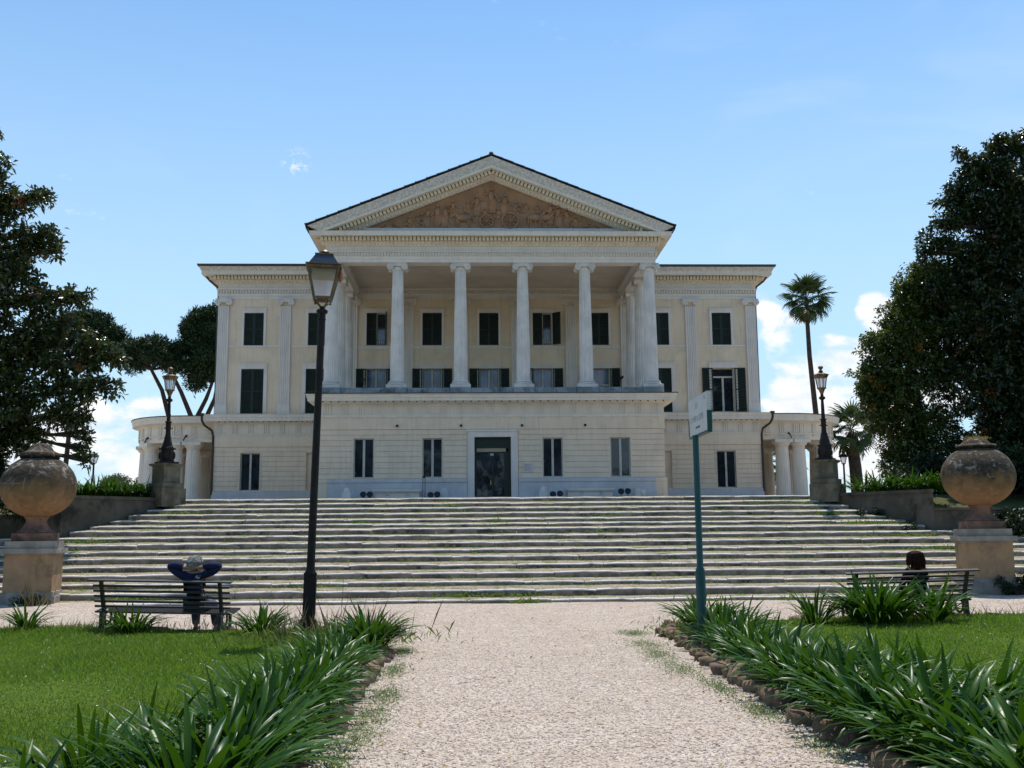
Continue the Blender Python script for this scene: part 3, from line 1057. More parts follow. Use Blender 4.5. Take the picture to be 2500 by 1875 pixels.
def pil_parts(w, h):
    def f():
        b = MB()
        n_ = 5
        pts = [(-w / 2, 0.0)]
        step = w / (n_ * 2 + 1) if n_ else w
        pts = []
        x = -w / 2
        pts.append((x, 0.1))
        pts.append((x, 0.0))
        for k in range(n_):
            x0 = -w / 2 + w * .08 + k * (w * .84 / n_)
            ww = w * .84 / n_
            pts += [(x0 + ww * .12, 0.0), (x0 + ww * .25, .026), (x0 + ww * .75, .026), (x0 + ww * .88, 0.0)]
        pts += [(w / 2, 0.0), (w / 2, 0.1)]
        vs = [(p[0], p[1], z) for z in (0, h) for p in pts]
        m_ = len(pts)
        b.add(vs, [(k, k + 1, m_ + k + 1, m_ + k) for k in range(m_ - 1)])
        a = b.mesh('pilaster', 'trim')
        c = MB()
        ionic(c, w * .78, .1, 0, .36)
        d_ = MB()
        d_.box(-w * .58, w * .58, -.03, .1, -.33, -.02)
        d_.box(-w * .56, w * .56, -.02, .1, -.02, .05)
        d_.box(-w * .53, w * .53, -.012, .1, .05, .10)
        d_.box(-w * .55, w * .55, -.018, .1, .10, .15)
        d_.box(-w * .52, w * .52, -.006, .1, .15, .2)
        return a, c.mesh('capital', 'trim', True), d_.mesh('base', 'trim')
    return cached(('pil', w, h), f)


PILX = [(-13.79, YW), (-10.59, YW), (10.59, YW), (13.79, YW), (-7.15, YW), (-4.25, YW), (-1.41, YW), (1.41, YW), (4.25, YW), (7.15, YW)]
for (x, y) in PILX:
    a, c, d_ = pil_parts(.55, 5.16)
    o = put('pilaster', a, villa, (x, y - .08, 8.22))
    put('capital', c, o, (x, y - .08, 13.38))
    put('base', d_, o, (x, y - .08, 8.02))

# --- columns


def col_meshes():
    b = MB()
    prof = []
    for k in range(9):
        t = k / 8
        r = .315 - .075 * (t ** 1.35)
        prof.append((r, 8.37 + (13.40 - 8.37) * t))
    b.lathe([(0.335, 8.33)] + prof[:1], n=80)
    b.lathe(prof, n=80, flute=20, depth=0.07)
    shaft = b.mesh('column', 'column', True, 25)
    c = MB()
    ionic(c, .445, .30, 13.39, 13.72)
    c.lathe([(.24, 13.36), (.275, 13.40), (.29, 13.46), (.27, 13.52)], n=24)
    cap = c.mesh('capital', 'column', True)
    d_ = MB()
    d_.box(-.455, .455, -.455, .455, 8.0, 8.13)
    d_.lathe([(.40, 8.131), (.435, 8.15), (.445, 8.18), (.43, 8.215), (.37, 8.222), (.352, 8.25), (.385, 8.258), (.395, 8.28), (.385, 8.305), (.345, 8.315), (.335, 8.335)], n=32)
    base = d_.mesh('base', 'column', True)
    return shaft, cap, base


sh_, cp_, bs_ = col_meshes()
for (x, y, rot) in [(-7.2, YC, 0), (-4.25, YC, 0), (-1.41, YC, 0), (1.41, YC, 0), (4.25, YC, 0), (7.2, YC, 0),
                    (-7.2, 47.15, 1), (-7.2, 49.95, 1), (7.2, 47.15, 1), (7.2, 49.95, 1)]:
    o = put('column', sh_, villa, (x, y, 0))
    put('capital', cp_, o, (x, y, 0), rot=(0, 0, PI / 2) if rot else None)
    put('base', bs_, o, (x, y, 0))

# --- entablature of the wings
U = [(-14.05, 66), (-14.05, YW), (14.05, YW), (14.05, 66)]


def dentils(b, xs_, y, p0, p1, z0, z1, w, axis='x', sgn=1):
    for t in xs_:
        if axis == 'x':
            b.box(t - w / 2, t + w / 2, y - p1, y - p0, z0, z1)
        else:
            a_, c_ = sorted((y + sgn * p0, y + sgn * p1))
            b.box(a_, c_, t - w / 2, t + w / 2, z0, z1)


def eggs(b, xs_, y, z, rx, rz, axis='x'):
    for t in xs_:
        c_ = (t, y, z) if axis == 'x' else (y, t, z)
        b.ball(c_, (rx, .035, rz) if axis == 'x' else (.035, rx, rz), 5, 4)


mb = MB()
mb.sweep(U, [(0, 13.75), (.03, 13.75), (.03, 13.90), (.055, 13.90), (.055, 14.04), (.03, 14.05), (.03, 14.225), (.13, 14.23), (.14, 14.29), (.0, 14.30), (0, 14.56)])
ent = vp('entablature', mb, 'trim')
mb = MB()
mb.sweep(U, [(0.002, 14.56), (.05, 14.57), (.12, 14.66), (.20, 14.68), (.22, 14.70), (.22, 14.93), (.70, 14.90), (.76, 14.885), (.76, 15.06), (.79, 15.075)])
mk('cornice', mb, 'cornice', ent)
mb = MB()
mb.sweep(U, [(.79, 15.075), (.795, 15.11), (.84, 15.20), (.90, 15.27), (.90, 15.30)])
mk('cyma_moulding', mb, 'ornament', ent)
mb = MB()
dentils(mb, [x for x in np.arange(-14.2, 14.21, .176) if abs(x) > 8.0], YW, .21, .46, 14.72, 14.90, .125)
dentils(mb, np.arange(51.3, 60, .176), 14.05, .21, .46, 14.72, 14.90, .125, 'y', 1)
dentils(mb, np.arange(51.3, 60, .176), -14.05, .21, .46, 14.72, 14.90, .125, 'y', -1)
mk('dentil_row', mb, 'dentil', ent, kind='stuff')
mb = MB()
eggs(mb, [x for x in np.arange(-14.15, 14.16, .176) if abs(x) > 8.0], YW - .13, 14.635, .06, .06)
dentils(mb, np.arange(-14.1, 14.11, .145), YW, .02, .11, 14.06, 14.222, .082)
mk('egg_and_dart_row', mb, 'cornice', ent, kind='stuff')
mb = MB()
mb.sweep(U, [(.82, 15.24), (.93, 15.28), (.965, 15.39), (.80, 15.40)])
b2 = MB()
x0, x1, y0, y1 = -14.86, 14.86, YW - .81, 66.8
b2.add([(x0, y0, 15.40), (x1, y0, 15.40), (x1, y1, 15.40), (x0, y1, 15.40), (-9, y0 + 6, 17.0), (9, y0 + 6, 17.0)],
       [(0, 1, 5, 4), (1, 2, 5), (3, 0, 4), (2, 3, 4, 5)])
rf = vp('roof', b2, 'tile')
mk('gutter', mb, 'roof', rf)

# --- lower storey of the wings
CZ = [3.78, 4.04, 4.30, 4.53, 4.79, 5.03, 5.28, 5.54, 5.78, 6.02]


def coursed(parent, segs, zl, y, mat='course', proud=.03, gap=.022):
    for z0, z1 in zip(zl, zl[1:]):
        zc = (z0 + z1) / 2
        for (a, b) in segs(zc):
            q = MB()
            g = gap / 2
            q.add([(a, y, z0 + g - .008), (b, y, z0 + g - .008), (b, y, z1 - g + .008), (a, y, z1 - g + .008),
                   (a, y - proud, z0 + g), (b, y - proud, z0 + g), (b, y - proud, z1 - g), (a, y - proud, z1 - g)],
                  [(4, 5, 6, 7), (0, 1, 5, 4), (1, 2, 6, 5), (2, 3, 7, 6), (3, 0, 4, 7)])
            mk('stone_course', q, mat, parent)


for sg in (-1, 1):
    holes = [(sg * 12.2 - .54, sg * 12.2 + .54, 3.80, 5.72)]
    n0, n1 = sorted((sg * 8.3, sg * 9.36))
    niche = (n0, n1, 3.80, 5.72)
    a, b = sorted((sg * 7.4, sg * 14.05))
    mb = MB()
    mb.holed(a, b, 2.8, 6.64, YW, [holes[0], niche], .12)
    mb.quad((n0, YW + .119, 3.8), (n1, YW + .119, 3.8), (n1, YW + .119, 5.72), (n0, YW + .119, 5.72))
    e_ = sg * 14.05
    mb.quad((e_, YW, 2.8), (e_, YW + .4, 2.8), (e_, YW + .4, 6.64), (e_, YW, 6.64))
    lw = vp('ground_floor_wall', mb, 'course')

    def segs(zc, a=a, b=b, hs=(holes[0], niche)):
        cuts = sorted([(h[0] - .02, h[1] + .02) for h in hs if h[2] - .01 < zc < h[3] + .06])
        out, x = [], a
        for c0, c1 in cuts:
            if c0 > x:
                out.append((x, c0))
            x = max(x, c1)
        out.append((x, b))
        return out
    coursed(lw, segs, CZ, YW)
    mb = MB()
    mb.box(a, b, YW - .06, YW, 6.03, 6.62)
    mk('architrave', mb, 'course', lw)
    mb = MB()
    mb.box(a - .05, b + .05, YW - .13, YW, 2.8, 3.6)
    mb.box(a - .02, b + .02, YW - .10, YW, 3.601, 3.775)
    mk('plinth', mb, 'marble', lw)
    # side and front frieze with triglyphs, then the cornice
    path = [(-7.4, YW), (-14.05, YW), (-14.05, 52.4)][::-1] if sg < 0 else [(7.4, YW), (14.05, YW), (14.05, 52.4)]
    mb = MB()
    mb.sweep(path, [(.0, 6.62), (.09, 6.62), (.10, 6.69), (.02, 6.70), (.02, 7.20), (.05, 7.20), (.06, 7.24), (.40, 7.32), (.43, 7.315), (.43, 7.48), (.46, 7.50), (.47, 7.62), (.50, 7.66), (.30, 7.685), (.0, 7.70)])
    lc = vp('lower_cornice', mb, 'cornice')
    mb = MB()
    for t in np.arange(a + .3, b - .05, .278):
        mb.ball((t, YW - .36, 7.285), (.035, .035, .03), 6, 4)
    mk('guttae_row', mb, 'pipe', lc, kind='stuff')
    tri = cached('tri', lambda: (lambda q: ([q.box(-.135 + .1 * k, -.135 + .1 * k + .07, -.055, .0, 0, .47) for k in range(3)], q.box(-.14, .14, -.016, .001, 0, .5), q.box(-.15, .15, -.05, .0, -.125, -.085), [q.ball((-.11 + .055 * k, -.035, -.15), (.02, .02, .028), 5, 4) for k in range(5)], q.mesh('triglyph', 'cornice'))[-1])(MB()))
    k = 0
    while True:
        xx = (sg * 13.86) - sg * .80 * k
        if abs(xx) < 7.9:
            break
        put('triglyph', tri, lc, (xx, YW - .021, 6.70))
        k += 1
    # the casement
    o = put('window', cached('gsur', lambda: (lambda q: (q.box(-.56, -.5, -.045, 0, -.06, 1.98), q.box(.5, .56, -.045, 0, -.06, 1.98), q.box(-.5, .5, -.045, 0, 1.92, 1.98), q.box(-.6, .6, -.07, 0, -.08, -.0), q.mesh('window', 'course'))[-1])(MB())), villa, (sg * 12.2, YW, 3.80))
    put('sash', sash_mesh(1.0, 1.92, 0), o, (sg * 12.2, YW + .06, 3.80))
    for px_ in (-.43, .065):
        put('pane', pane_mesh(.365, 1.78, 'pane'), o, (sg * 12.2 + px_, YW + .09, 3.87))
    # small moulded head of the blind niche
    mb = MB()
    mb.box(n0 - .0, n1 + .0, YW - .05, YW + .0, 5.725, 5.79)
    mk('blind_niche', mb, 'course', lw)

# --- podium under the portico
PWIN = [-5.615, -2.63, 2.63, 5.615]
PZ = [3.96, 4.18, 4.42, 4.67, 4.91, 5.15, 5.39, 5.63, 5.87, 6.10]
ph = [(x - .48, x + .48, 3.98, 5.76) for x in PWIN]
door_h = (-.80, .80, 2.8, 5.76)
mb = MB()
mb.holed(-7.57, 7.57, 2.8, 6.64, YP, ph + [door_h], .25)
mb.box(-7.57, 7.57, YP + .26, YW + .1, 2.8, 7.6)
for e_ in (-7.57, 7.57):
    mb.quad((e_, YP, 2.8), (e_, YP + .26, 2.8), (e_, YP + .26, 6.64), (e_, YP, 6.64))
pod = vp('podium_wall', mb, 'course')


def psegs(zc):
    cuts = [(h[0] - .0, h[1] + .0) for h in ph if h[2] - .02 < zc < h[3] + .05]
    cuts.append((-1.13, 1.13))
    out, x = [], -7.57
    for c0, c1 in sorted(cuts):
        out.append((x, c0))
        x = c1
    out.append((x, 7.57))
    return out


coursed(pod, psegs, PZ, YP)
mb = MB()
mb.box(-7.6, 7.6, YP - .055, YP, 6.11, 6.655)
mk('architrave', mb, 'course', pod)
for a, b in ((-7.14, -1.115), (1.115, 7.14)):
    mb = MB()
    mb.box(a, b, YP - .12, YP, 2.8, 3.79)
    mb.box(a, b, YP - .16, YP, 3.793, 3.95)
    mk('marble_base', mb, 'marble', pod)
for a, b in ((-7.64, -7.143), (7.143, 7.64)):
    mb = MB()
    mb.box(a, b, YP - .10, YP, 2.8, 3.79)
    mb.box(a, b, YP - .13, YP, 3.793, 3.95)
    mk('corner_base', mb, 'course', pod)
PU = [(-7.57, YW - .1), (-7.57, YP), (7.57, YP), (7.57, YW - .1)]
mb = MB()
mb.sweep(PU, [(0, 6.64), (.09, 6.645), (.10, 6.76), (.02, 6.77), (.02, 7.18), (.05, 7.18), (.06, 7.22), (.44, 7.33), (.47, 7.325), (.47, 7.44), (.50, 7.46), (.51, 7.57), (.56, 7.60), (.56, 7.62), (.0, 7.64)])
pc = vp('podium_cornice', mb, 'cornice')
mb = MB()
for t in np.arange(-7.7, 7.71, .338):
    mb.ball((t, YP - .40, 7.295), (.035, .035, .03), 6, 4)
mk('guttae_row', mb, 'pipe', pc, kind='stuff')
for k in range(-10, 11):
    put('triglyph', tri, pc, (k * .722, YP - .021, 6.74))
mb = MB()
mb.sweep(PU, [(.54, 7.622), (.575, 7.622), (.575, 7.66), (.3, 7.67)])
mk('lead_flashing', mb, 'roof', pc)
# weathered plinth blocks under the columns and between them
xsb = [-7.66, -6.72, -5.75, -4.74, -3.76, -2.85, -1.89, -.93, 0, .93, 1.89, 2.85, 3.76, 4.74, 5.75, 6.72, 7.66]
for k, (a, b) in enumerate(zip(xsb, xsb[1:])):
    under = k % 3 == 0
    mb = MB()
    j = .0 if abs((a + b) / 2 % 2.83) < 0 else rng.uniform(-.012, .012)
    under = any(abs((a + b) / 2 - c_) < .25 for c_ in (-7.2, -4.25, -1.41, 1.41, 4.25, 7.2))
    f_ = YC - (.50 if under else .44) + j
    mb.box(a + .006, b - .006, f_, f_ + .8, 7.63, 7.995 if under else 7.98 + j)
    mk('plinth_block', mb, 'stylobate', pc)
mb = MB()
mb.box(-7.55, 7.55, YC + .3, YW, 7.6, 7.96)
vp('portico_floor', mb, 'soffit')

psur = cached('psur', lambda: (lambda q: (q.box(-.50, -.44, -.04, 0, -.01, 1.79), q.box(.44, .50, -.04, 0, -.01, 1.79), q.box(-.44, .44, -.04, 0, 1.73, 1.79), q.box(-.52, .52, -.065, 0, -.06, -.012), q.mesh('window', 'course'))[-1])(MB()))
for x in PWIN:
    o = put('window', psur, villa, (x, YP - .002, 3.99))
    put('sash', sash_mesh(.88, 1.73, 0), o, (x, YP + .04, 3.99))
    for px_ in (-.37, .065):
        put('pane', pane_mesh(.335, 1.62, 'pane'), o, (x + px_ - .015, YP + .07, 4.04))
    c_ = MB()
    c_.box(-.44, .44, 0, .01, 0, 1.73)
    put('window_back', cached('pbk', lambda: c_.mesh('window_back', 'dark')), o, (x, YP + .245, 3.99))
# door
mb = MB()
for (w, d_, z) in ((1.10, .09, 6.05), (.98, .12, 5.93)):
    mb.box(-w, -w + .13 if w > 1 else -.80, YP - d_, YP, 2.8, z)
    mb.box(w - .13 if w > 1 else .80, w, YP - d_, YP, 2.8, z)
mb.box(-.97, .97, YP - .09, YP, 5.932, 6.05)
mb.box(-.80, .80, YP - .12, YP, 5.76, 5.929)
mb.box(-1.15, 1.15, YP - .14, YP - .0905, 6.0, 6.085)
door = vp('door', mb, 'trim')
mb = MB()
mb.box(-.80, -.70, YP + .12, YP + .2, 2.8, 5.76)
mb.box(.70, .80, YP + .12, YP + .2, 2.8, 5.76)
mb.box(-.70, .70, YP + .12, YP + .2, 5.50, 5.76)
mb.box(-.70, .70, YP + .13, YP + .19, 5.28, 5.499)
mb.box(-.04, .04, YP + .11, YP + .2, 2.8, 5.1)
mb.box(-.70, .70, YP + .115, YP + .2, 5.06, 5.12)
mb.box(.50, .70, YP + .125, YP + .2, 2.8, 5.06)
mk('door_frame', mb, 'shutter', door)
for a, b in ((-.70, -.045), (.045, .50)):
    mb = MB()
    mb.box(a, b, YP + .15, YP + .165, 2.8, 5.058)
    mk('pane', mb, 'pane', door)
mb = MB()
mb.box(-.70, .58, YP + .14, YP + .16, 5.125, 5.275)
mk('transom_panel', mb, 'paper', door)
mb = MB()
mb.tube([(-.09, YP + .05, 3.68), (-.09, YP + .05, 3.86)], .018, 8)
mb.tube([(-.09, YP + .12, 3.70), (-.09, YP + .05, 3.70)], .012, 6)
mb.tube([(-.09, YP + .12, 3.84), (-.09, YP + .05, 3.84)], .012, 6)
mk('door_handle', mb, pmat('polished_brass', (.8, .7, .45), None, 4, .2, .5, metal=1.0), door)
mb = MB()
for x in (-.10, -.02):
    mb.box(x, x + .05, YP + .10, YP + .12, 4.95, 5.05)
mk('door_sticker', mb, 'signwhite', door)
mb = MB()
mb.quad((-.79, YP + .24, 2.8), (.79, YP + .24, 2.8), (.79, YP + .24, 5.75), (-.79, YP + .24, 5.75))
mk('door_back', mb, 'dark', door)

# --- portico entablature, ceiling, pediment
AU = [(-7.47, YW - .05), (-7.47, YA), (7.47, YA), (7.47, YW - .05)]
mb = MB()
mb.sweep(AU, [(-.62, 13.72), (0, 13.72), (0, 13.86), (.025, 13.86), (.025, 13.99), (.02, 14.0), (.02, 14.165), (.10, 14.17), (.11, 14.205), (0, 14.21), (0, 14.45)])
IU = [(-6.85, YW - .05), (-6.85, YA + .62), (6.85, YA + .62), (6.85, YW - .05)]
mb.sweep(IU, [(0, 13.72), (-.0, 14.0), (-.08, 14.08), (-.08, 14.34)])
pe = vp('portico_entablature', mb, 'trim')
mb = MB()
mb.sweep(AU, [(.002, 14.45), (.04, 14.46), (.12, 14.56), (.19, 14.58), (.21, 14.60), (.21, 14.82), (.60, 14.80), (.65, 14.79), (.65, 14.96), (.68, 14.985), (-.3, 15.0)])
mk('cornice', mb, 'cornice', pe)
mb = MB()
dentils(mb, np.arange(-7.6, 7.61, .1727), YA, .20, .43, 14.63, 14.80, .125)
for s_ in (-1, 1):
    dentils(mb, np.arange(44.1, 51.2, .1727), s_ * 7.47, .20, .43, 14.63, 14.80, .125, 'y', s_)
mk('dentil_row', mb, 'dentil', pe, kind='stuff')
mb = MB()
eggs(mb, np.arange(-7.6, 7.61, .1727), YA - .125, 14.525, .062, .06)
dentils(mb, np.arange(-7.5, 7.51, .128), YA, .01, .085, 14.01, 14.163, .075)
for s_ in (-1, 1):
    eggs(mb, np.arange(44.2, 51.2, .1727), s_ * 7.60, 14.525, .062, .06, 'y')
mk('egg_and_dart_row', mb, 'cornice', pe, kind='stuff')
for s_ in (-1, 1):
    mb = MB()
    pth = [(-7.47, YW - 1.0), (-7.47, YA - .73)] if s_ < 0 else [(7.47, YA - .73), (7.47, YW - 1.0)]
    mb.sweep(pth, [(.68, 14.985), (.69, 15.03), (.72, 15.10), (.76, 15.16), (.76, 15.19)])
    mk('cyma_moulding', mb, 'cornice', pe)
    mb = MB()
    mb.sweep(pth, [(.62, 15.10), (.80, 15.06), (.86, 15.31), (.70, 15.33)])
    mk('gutter', mb, 'roof', pe)
mb = MB()
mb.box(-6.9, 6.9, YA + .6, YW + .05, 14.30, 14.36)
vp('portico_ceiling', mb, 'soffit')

SL, ZA, XT = 0.4, 18.53, 8.2
ped = None


def zt(x):
    return ZA - SL * abs(x)


def rake(mb, a, b, yf, yb, yf2=None):
    """band of the raking cornice between a and b below the roof line, both slopes"""
    xt = min(XT, (ZA - a - 14.985) / SL)
    xb = min(XT, (ZA - b - 14.985) / SL)
    yf2 = yf if yf2 is None else yf2
    for s_ in (-1, 1):
        top = [(0, yf, ZA - a), (s_ * xt, yf, zt(xt) - a)]
        bot = [(0, yf2, ZA - b), (s_ * xb, yf2, zt(xb) - b)]
        tb = [(0, yb, ZA - a), (s_ * xt, yb, zt(xt) - a)]
        bb = [(0, yb, ZA - b), (s_ * xb, yb, zt(xb) - b)]
        vs = top + bot + tb + bb
        mb.add(vs, [(0, 1, 3, 2), (4, 5, 1, 0), (2, 3, 7, 6), (1, 5, 7, 3)])


mb = MB()
b3 = MB()
b3.add([(0, YA + .12, ZA - .8), (-6.9, YA + .12, ZA - .8 - 6.9 * SL), (-6.9, YA + .12, 14.9), (6.9, YA + .12, 14.9), (6.9, YA + .12, ZA - .8 - 6.9 * SL)], [(0, 1, 2, 3, 4)])
ped = vp('pediment', b3, 'terra_back')
mb = MB()
rake(mb, .46, .57, YA - .66, YA + .1)
rake(mb, .57, .80, YA - .24, YA + .1)
rake(mb, .80, .92, YA - .20, YA + .1, YA + .02)
mk('raking_cornice', mb, 'cornice', ped)
mb = MB()
rake(mb, .06, .46, YA - .755, YA - .3, YA - .66)
mk('raking_cyma', mb, 'ornament', ped)
mb = MB()
mb2 = MB()
qa = math.atan(SL)
for s_ in (-1, 1):
    for k in range(43):
        x = .09 + k * .163
        if zt(x) - .82 < 15.0:
            break
        mb.cbox((s_ * x, YA - .34, zt(x) - .675), .12, .22, .18, Quaternion((0, 1, 0), s_ * qa))
        if zt(x) - .93 > 15.05:
            mb2.ball((s_ * x, YA - .13, zt(x) - .855), (.06, .04, .055), 5, 4)
mk('dentil_row', mb, 'dentil', ped, kind='stuff')
mk('egg_and_dart_row', mb2, 'cornice', ped, kind='stuff')
mb = MB()
mb.box(-6.0, 6.0, YA + .02, YA + .115, 15.0, 15.33)
mk('pediment_base', mb, 'marble', ped)

# relief figures
rr = random.Random(5)


def limb(b, p, q, r0, r1, ys=.55):
    y_ = YA + .09
    P_ = [Vector((p[0], y_ - p[2] if len(p) > 2 else y_, p[1])), Vector((q[0], y_ - q[2] if len(q) > 2 else y_, q[1]))]
    mid_ = (P_[0] + P_[1]) / 2
    b.tube([P_[0], mid_, P_[1]], [r0, (r0 + r1) / 2 * 1.05, r1], 7)


def fig(x, z, h, pose='stand', flip=1):
    b = MB()
    y_ = YA + .06
    f_ = flip
    if pose == 'lie':
        b.ball((x, y_, z + .17 * h), (.30 * h, .10, .13 * h), 8, 6, Quaternion((0, 1, 0), -.25 * f_))
        b.ball((x + f_ * .34 * h, y_ - .03, z + .40 * h), (.08 * h, .07, .095 * h), 7, 6)
        limb(b, (x - f_ * .2 * h, z + .14 * h), (x - f_ * .62 * h, z + .07 * h), .075 * h, .04 * h)
        limb(b, (x + f_ * .22 * h, z + .25 * h), (x + f_ * .42 * h, z + .08 * h), .05 * h, .035 * h)
    else:
        low = .5 if pose == 'stand' else .26
        b.ball((x, y_, z + (low + .16) * h), (.115 * h, .10, .19 * h), 8, 6, Quaternion((0, 1, 0), rr.uniform(-.25, .25)))
        b.ball((x + rr.uniform(-.04, .04) * h, y_ - .04, z + (low + .44) * h), (.065 * h, .07, .08 * h), 7, 6)
        for s_ in (-1, 1):
            ax = x + s_ * .11 * h
            a1 = rr.uniform(-.2, .5)
            limb(b, (ax, z + (low + .28) * h), (ax + s_ * .16 * h, z + (low + .1 + a1 * .3) * h), .045 * h, .038 * h)
            limb(b, (ax + s_ * .16 * h, z + (low + .1 + a1 * .3) * h), (ax + s_ * .2 * h + rr.uniform(-.15, .1) * h, z + (low + .1 + a1) * h), .038 * h, .03 * h)
            if pose == 'stand':
                kx = x + s_ * .07 * h + rr.uniform(-.05, .05) * h
                limb(b, (x + s_ * .05 * h, z + .52 * h), (kx, z + .27 * h), .07 * h, .05 * h)
                limb(b, (kx, z + .27 * h), (kx + rr.uniform(-.06, .06) * h, z), .05 * h, .035 * h)
            else:
                kx = x + f_ * .25 * h
                limb(b, (x, z + .25 * h), (kx, z + (.27 + .06 * s_) * h), .08 * h, .06 * h)
                limb(b, (kx, z + (.27 + .06 * s_) * h), (kx - f_ * .03 * h, z), .055 * h, .04 * h)
        # drapery falling behind the body
        b.ball((x + rr.uniform(-.06, .06) * h, y_ + .03, z + .36 * h), (.17 * h, .05, .34 * h), 8, 6, Quaternion((0, 1, 0), rr.uniform(-.2, .2)))
    mk('figure', b, 'terracotta', ped, smooth=True)


def horse(x, z, h, f_):
    b = MB()
    y_ = YA + .05
    b.ball((x, y_, z + .62 * h), (.46 * h, .13, .21 * h), 10, 7)
    limb(b, (x + f_ * .36 * h, z + .70 * h), (x + f_ * .62 * h, z + 1.05 * h), .14 * h, .085 * h)
    b.ball((x + f_ * .72 * h, y_ - .03, z + 1.0 * h), (.17 * h, .07, .075 * h), 7, 6, Quaternion((0, 1, 0), f_ * .6))
    for lx in (-.36, -.24, .28, .40):
        kx = x + f_ * (lx + rr.uniform(-.03, .08)) * h
        limb(b, (x + f_ * lx * h, z + .55 * h), (kx, z + .28 * h), .075 * h, .05 * h)
        limb(b, (kx, z + .28 * h), (kx - f_ * .05 * h, z + .0), .045 * h, .03 * h)
    b.tube([(x - f_ * .44 * h, y_, z + .7 * h), (x - f_ * .58 * h, y_, z + .55 * h), (x - f_ * .6 * h, y_, z + .25 * h)], [.04, .05, .02], 6)
    mk('figure', b, 'terracotta', ped, smooth=True)


def wheel(x, z, r):
    b = MB()
    y_ = YA + .03
    b.tube([(x + r * math.cos(a * PI / 12), y_, z + r * math.sin(a * PI / 12)) for a in range(25)], .04, 6)
    for a in range(8):
        b.tube([(x, y_, z), (x + r * math.cos(a * PI / 4), y_, z + r * math.sin(a * PI / 4))], .022, 5)
    b.ball((x, y_, z), .08, 7, 5)
    mk('chariot_wheel', b, 'terracotta', ped, smooth=True)


Z0 = 15.34
fig(0.0, 16.05, 1.22)
horse(-1.25, Z0, .78, -1)
horse(2.0, Z0, .80, 1)
horse(2.45, Z0 + .03, .74, 1)
wheel(-.22, Z0 + .32, .30)
wheel(.86, Z0 + .36, .37)
for (x, z, h, p, f_) in ((-.65, 15.9, 1.0, 'stand', 1), (.62, 15.95, 1.0, 'stand', 1), (-1.05, 16.0, .78, 'sit', -1), (1.15, 16.05, .72, 'sit', 1), (-1.75, Z0 + .5, .82, 'stand', 1),
                         (-2.45, Z0, 1.12, 'stand', 1), (-2.1, Z0, 1.08, 'stand', 1), (-2.9, Z0, 1.0, 'stand', -1), (-3.3, Z0, .82, 'sit', 1), (-3.75, Z0, .72, 'sit', -1),
                         (-4.3, Z0, .5, 'lie', -1), (-4.95, Z0, .34, 'lie', 1), (1.6, 16.05, .62, 'sit', -1), (3.05, Z0, 1.1, 'stand', 1), (2.7, Z0 + .2, 1.0, 'stand', -1),
                         (3.45, Z0, .95, 'stand', 1), (3.85, Z0, .75, 'sit', -1), (4.3, Z0, .52, 'lie', 1), (4.9, Z0, .36, 'lie', -1), (-.3, 15.75, .7, 'sit', 1), (.3, 15.75, .7, 'sit', -1), (2.1, 16.0, .6, 'sit', 1)):
    fig(x, z, h, p, f_)

# roof of the portico, its verge tiles and the ridge end
mb = MB()
for s_ in (-1, 1):
    mb.add([(0, YA - .74, ZA - .0), (s_ * XT, YA - .74, zt(XT) - .0), (s_ * XT, 58, zt(XT)), (0, 58, ZA)], [(0, 1, 2, 3)])
    mb.add([(0, YA - .74, ZA - .055), (s_ * XT, YA - .74, zt(XT) - .055), (s_ * XT, 58, zt(XT) - .055), (0, 58, ZA - .055)], [(0, 1, 2, 3)])
mb.add([(0, 58, ZA), (-XT, 58, zt(XT)), (XT, 58, zt(XT))], [(0, 1, 2)])
prf = vp('portico_roof', mb, 'tile')
til = MB()
til.box(-.27, .27, -.03, .35, .012, .05)
til.box(-.27, -.22, -.035, .35, .0505, .065)
tm = til.mesh('roof_tile', 'roof')
for s_ in (-1, 1):
    for k in range(17):
        x = .22 + k * .49
        put('roof_tile', tm, prf, (s_ * x, YA - .76, zt(x) + .005 * (k % 2)), rot=(0, s_ * (qa - R_(1.8)), 0))
mb = MB()
mb.lathe([(.11, -.02), (.11, .10), (.085, .17), (.04, .20)], (0, YA - .6, ZA), 12)
mb.tube([(0, YA - .6, ZA + .05), (0, 58, ZA + .05)], .1, 8)
mk('ridge_tile', mb, 'roof', prf, smooth=True)

# downpipes
for sg in (-1, 1):
    mb = MB()
    x = sg * 14.02
    mb.tube([(sg * 14.75, 51.25, 15.2), (sg * 14.72, 51.3, 14.95), (sg * 14.55, 51.4, 14.7), (sg * 14.22, 51.6, 14.45), (sg * 14.16, 51.75, 14.2), (sg * 14.16, 51.8, 7.7)], .055, 8)
    vp('downpipe', mb, 'roof', smooth=True)
    mb = MB()
    mb.tube([(sg * 14.62, YW - .45, 7.66), (sg * 14.60, YW - .42, 7.35), (sg * 14.5, YW - .3, 7.12), (sg * 14.16, YW - .10, 6.86), (sg * 14.10, YW - .07, 6.6), (sg * 14.10, YW - .07, 3.0)], .062, 8)
    mb.box(sg * 14.6 - .1, sg * 14.6 + .1, YW - .52, YW - .3, 7.6, 7.72)
    vp('downpipe', mb, 'pipe', smooth=True)

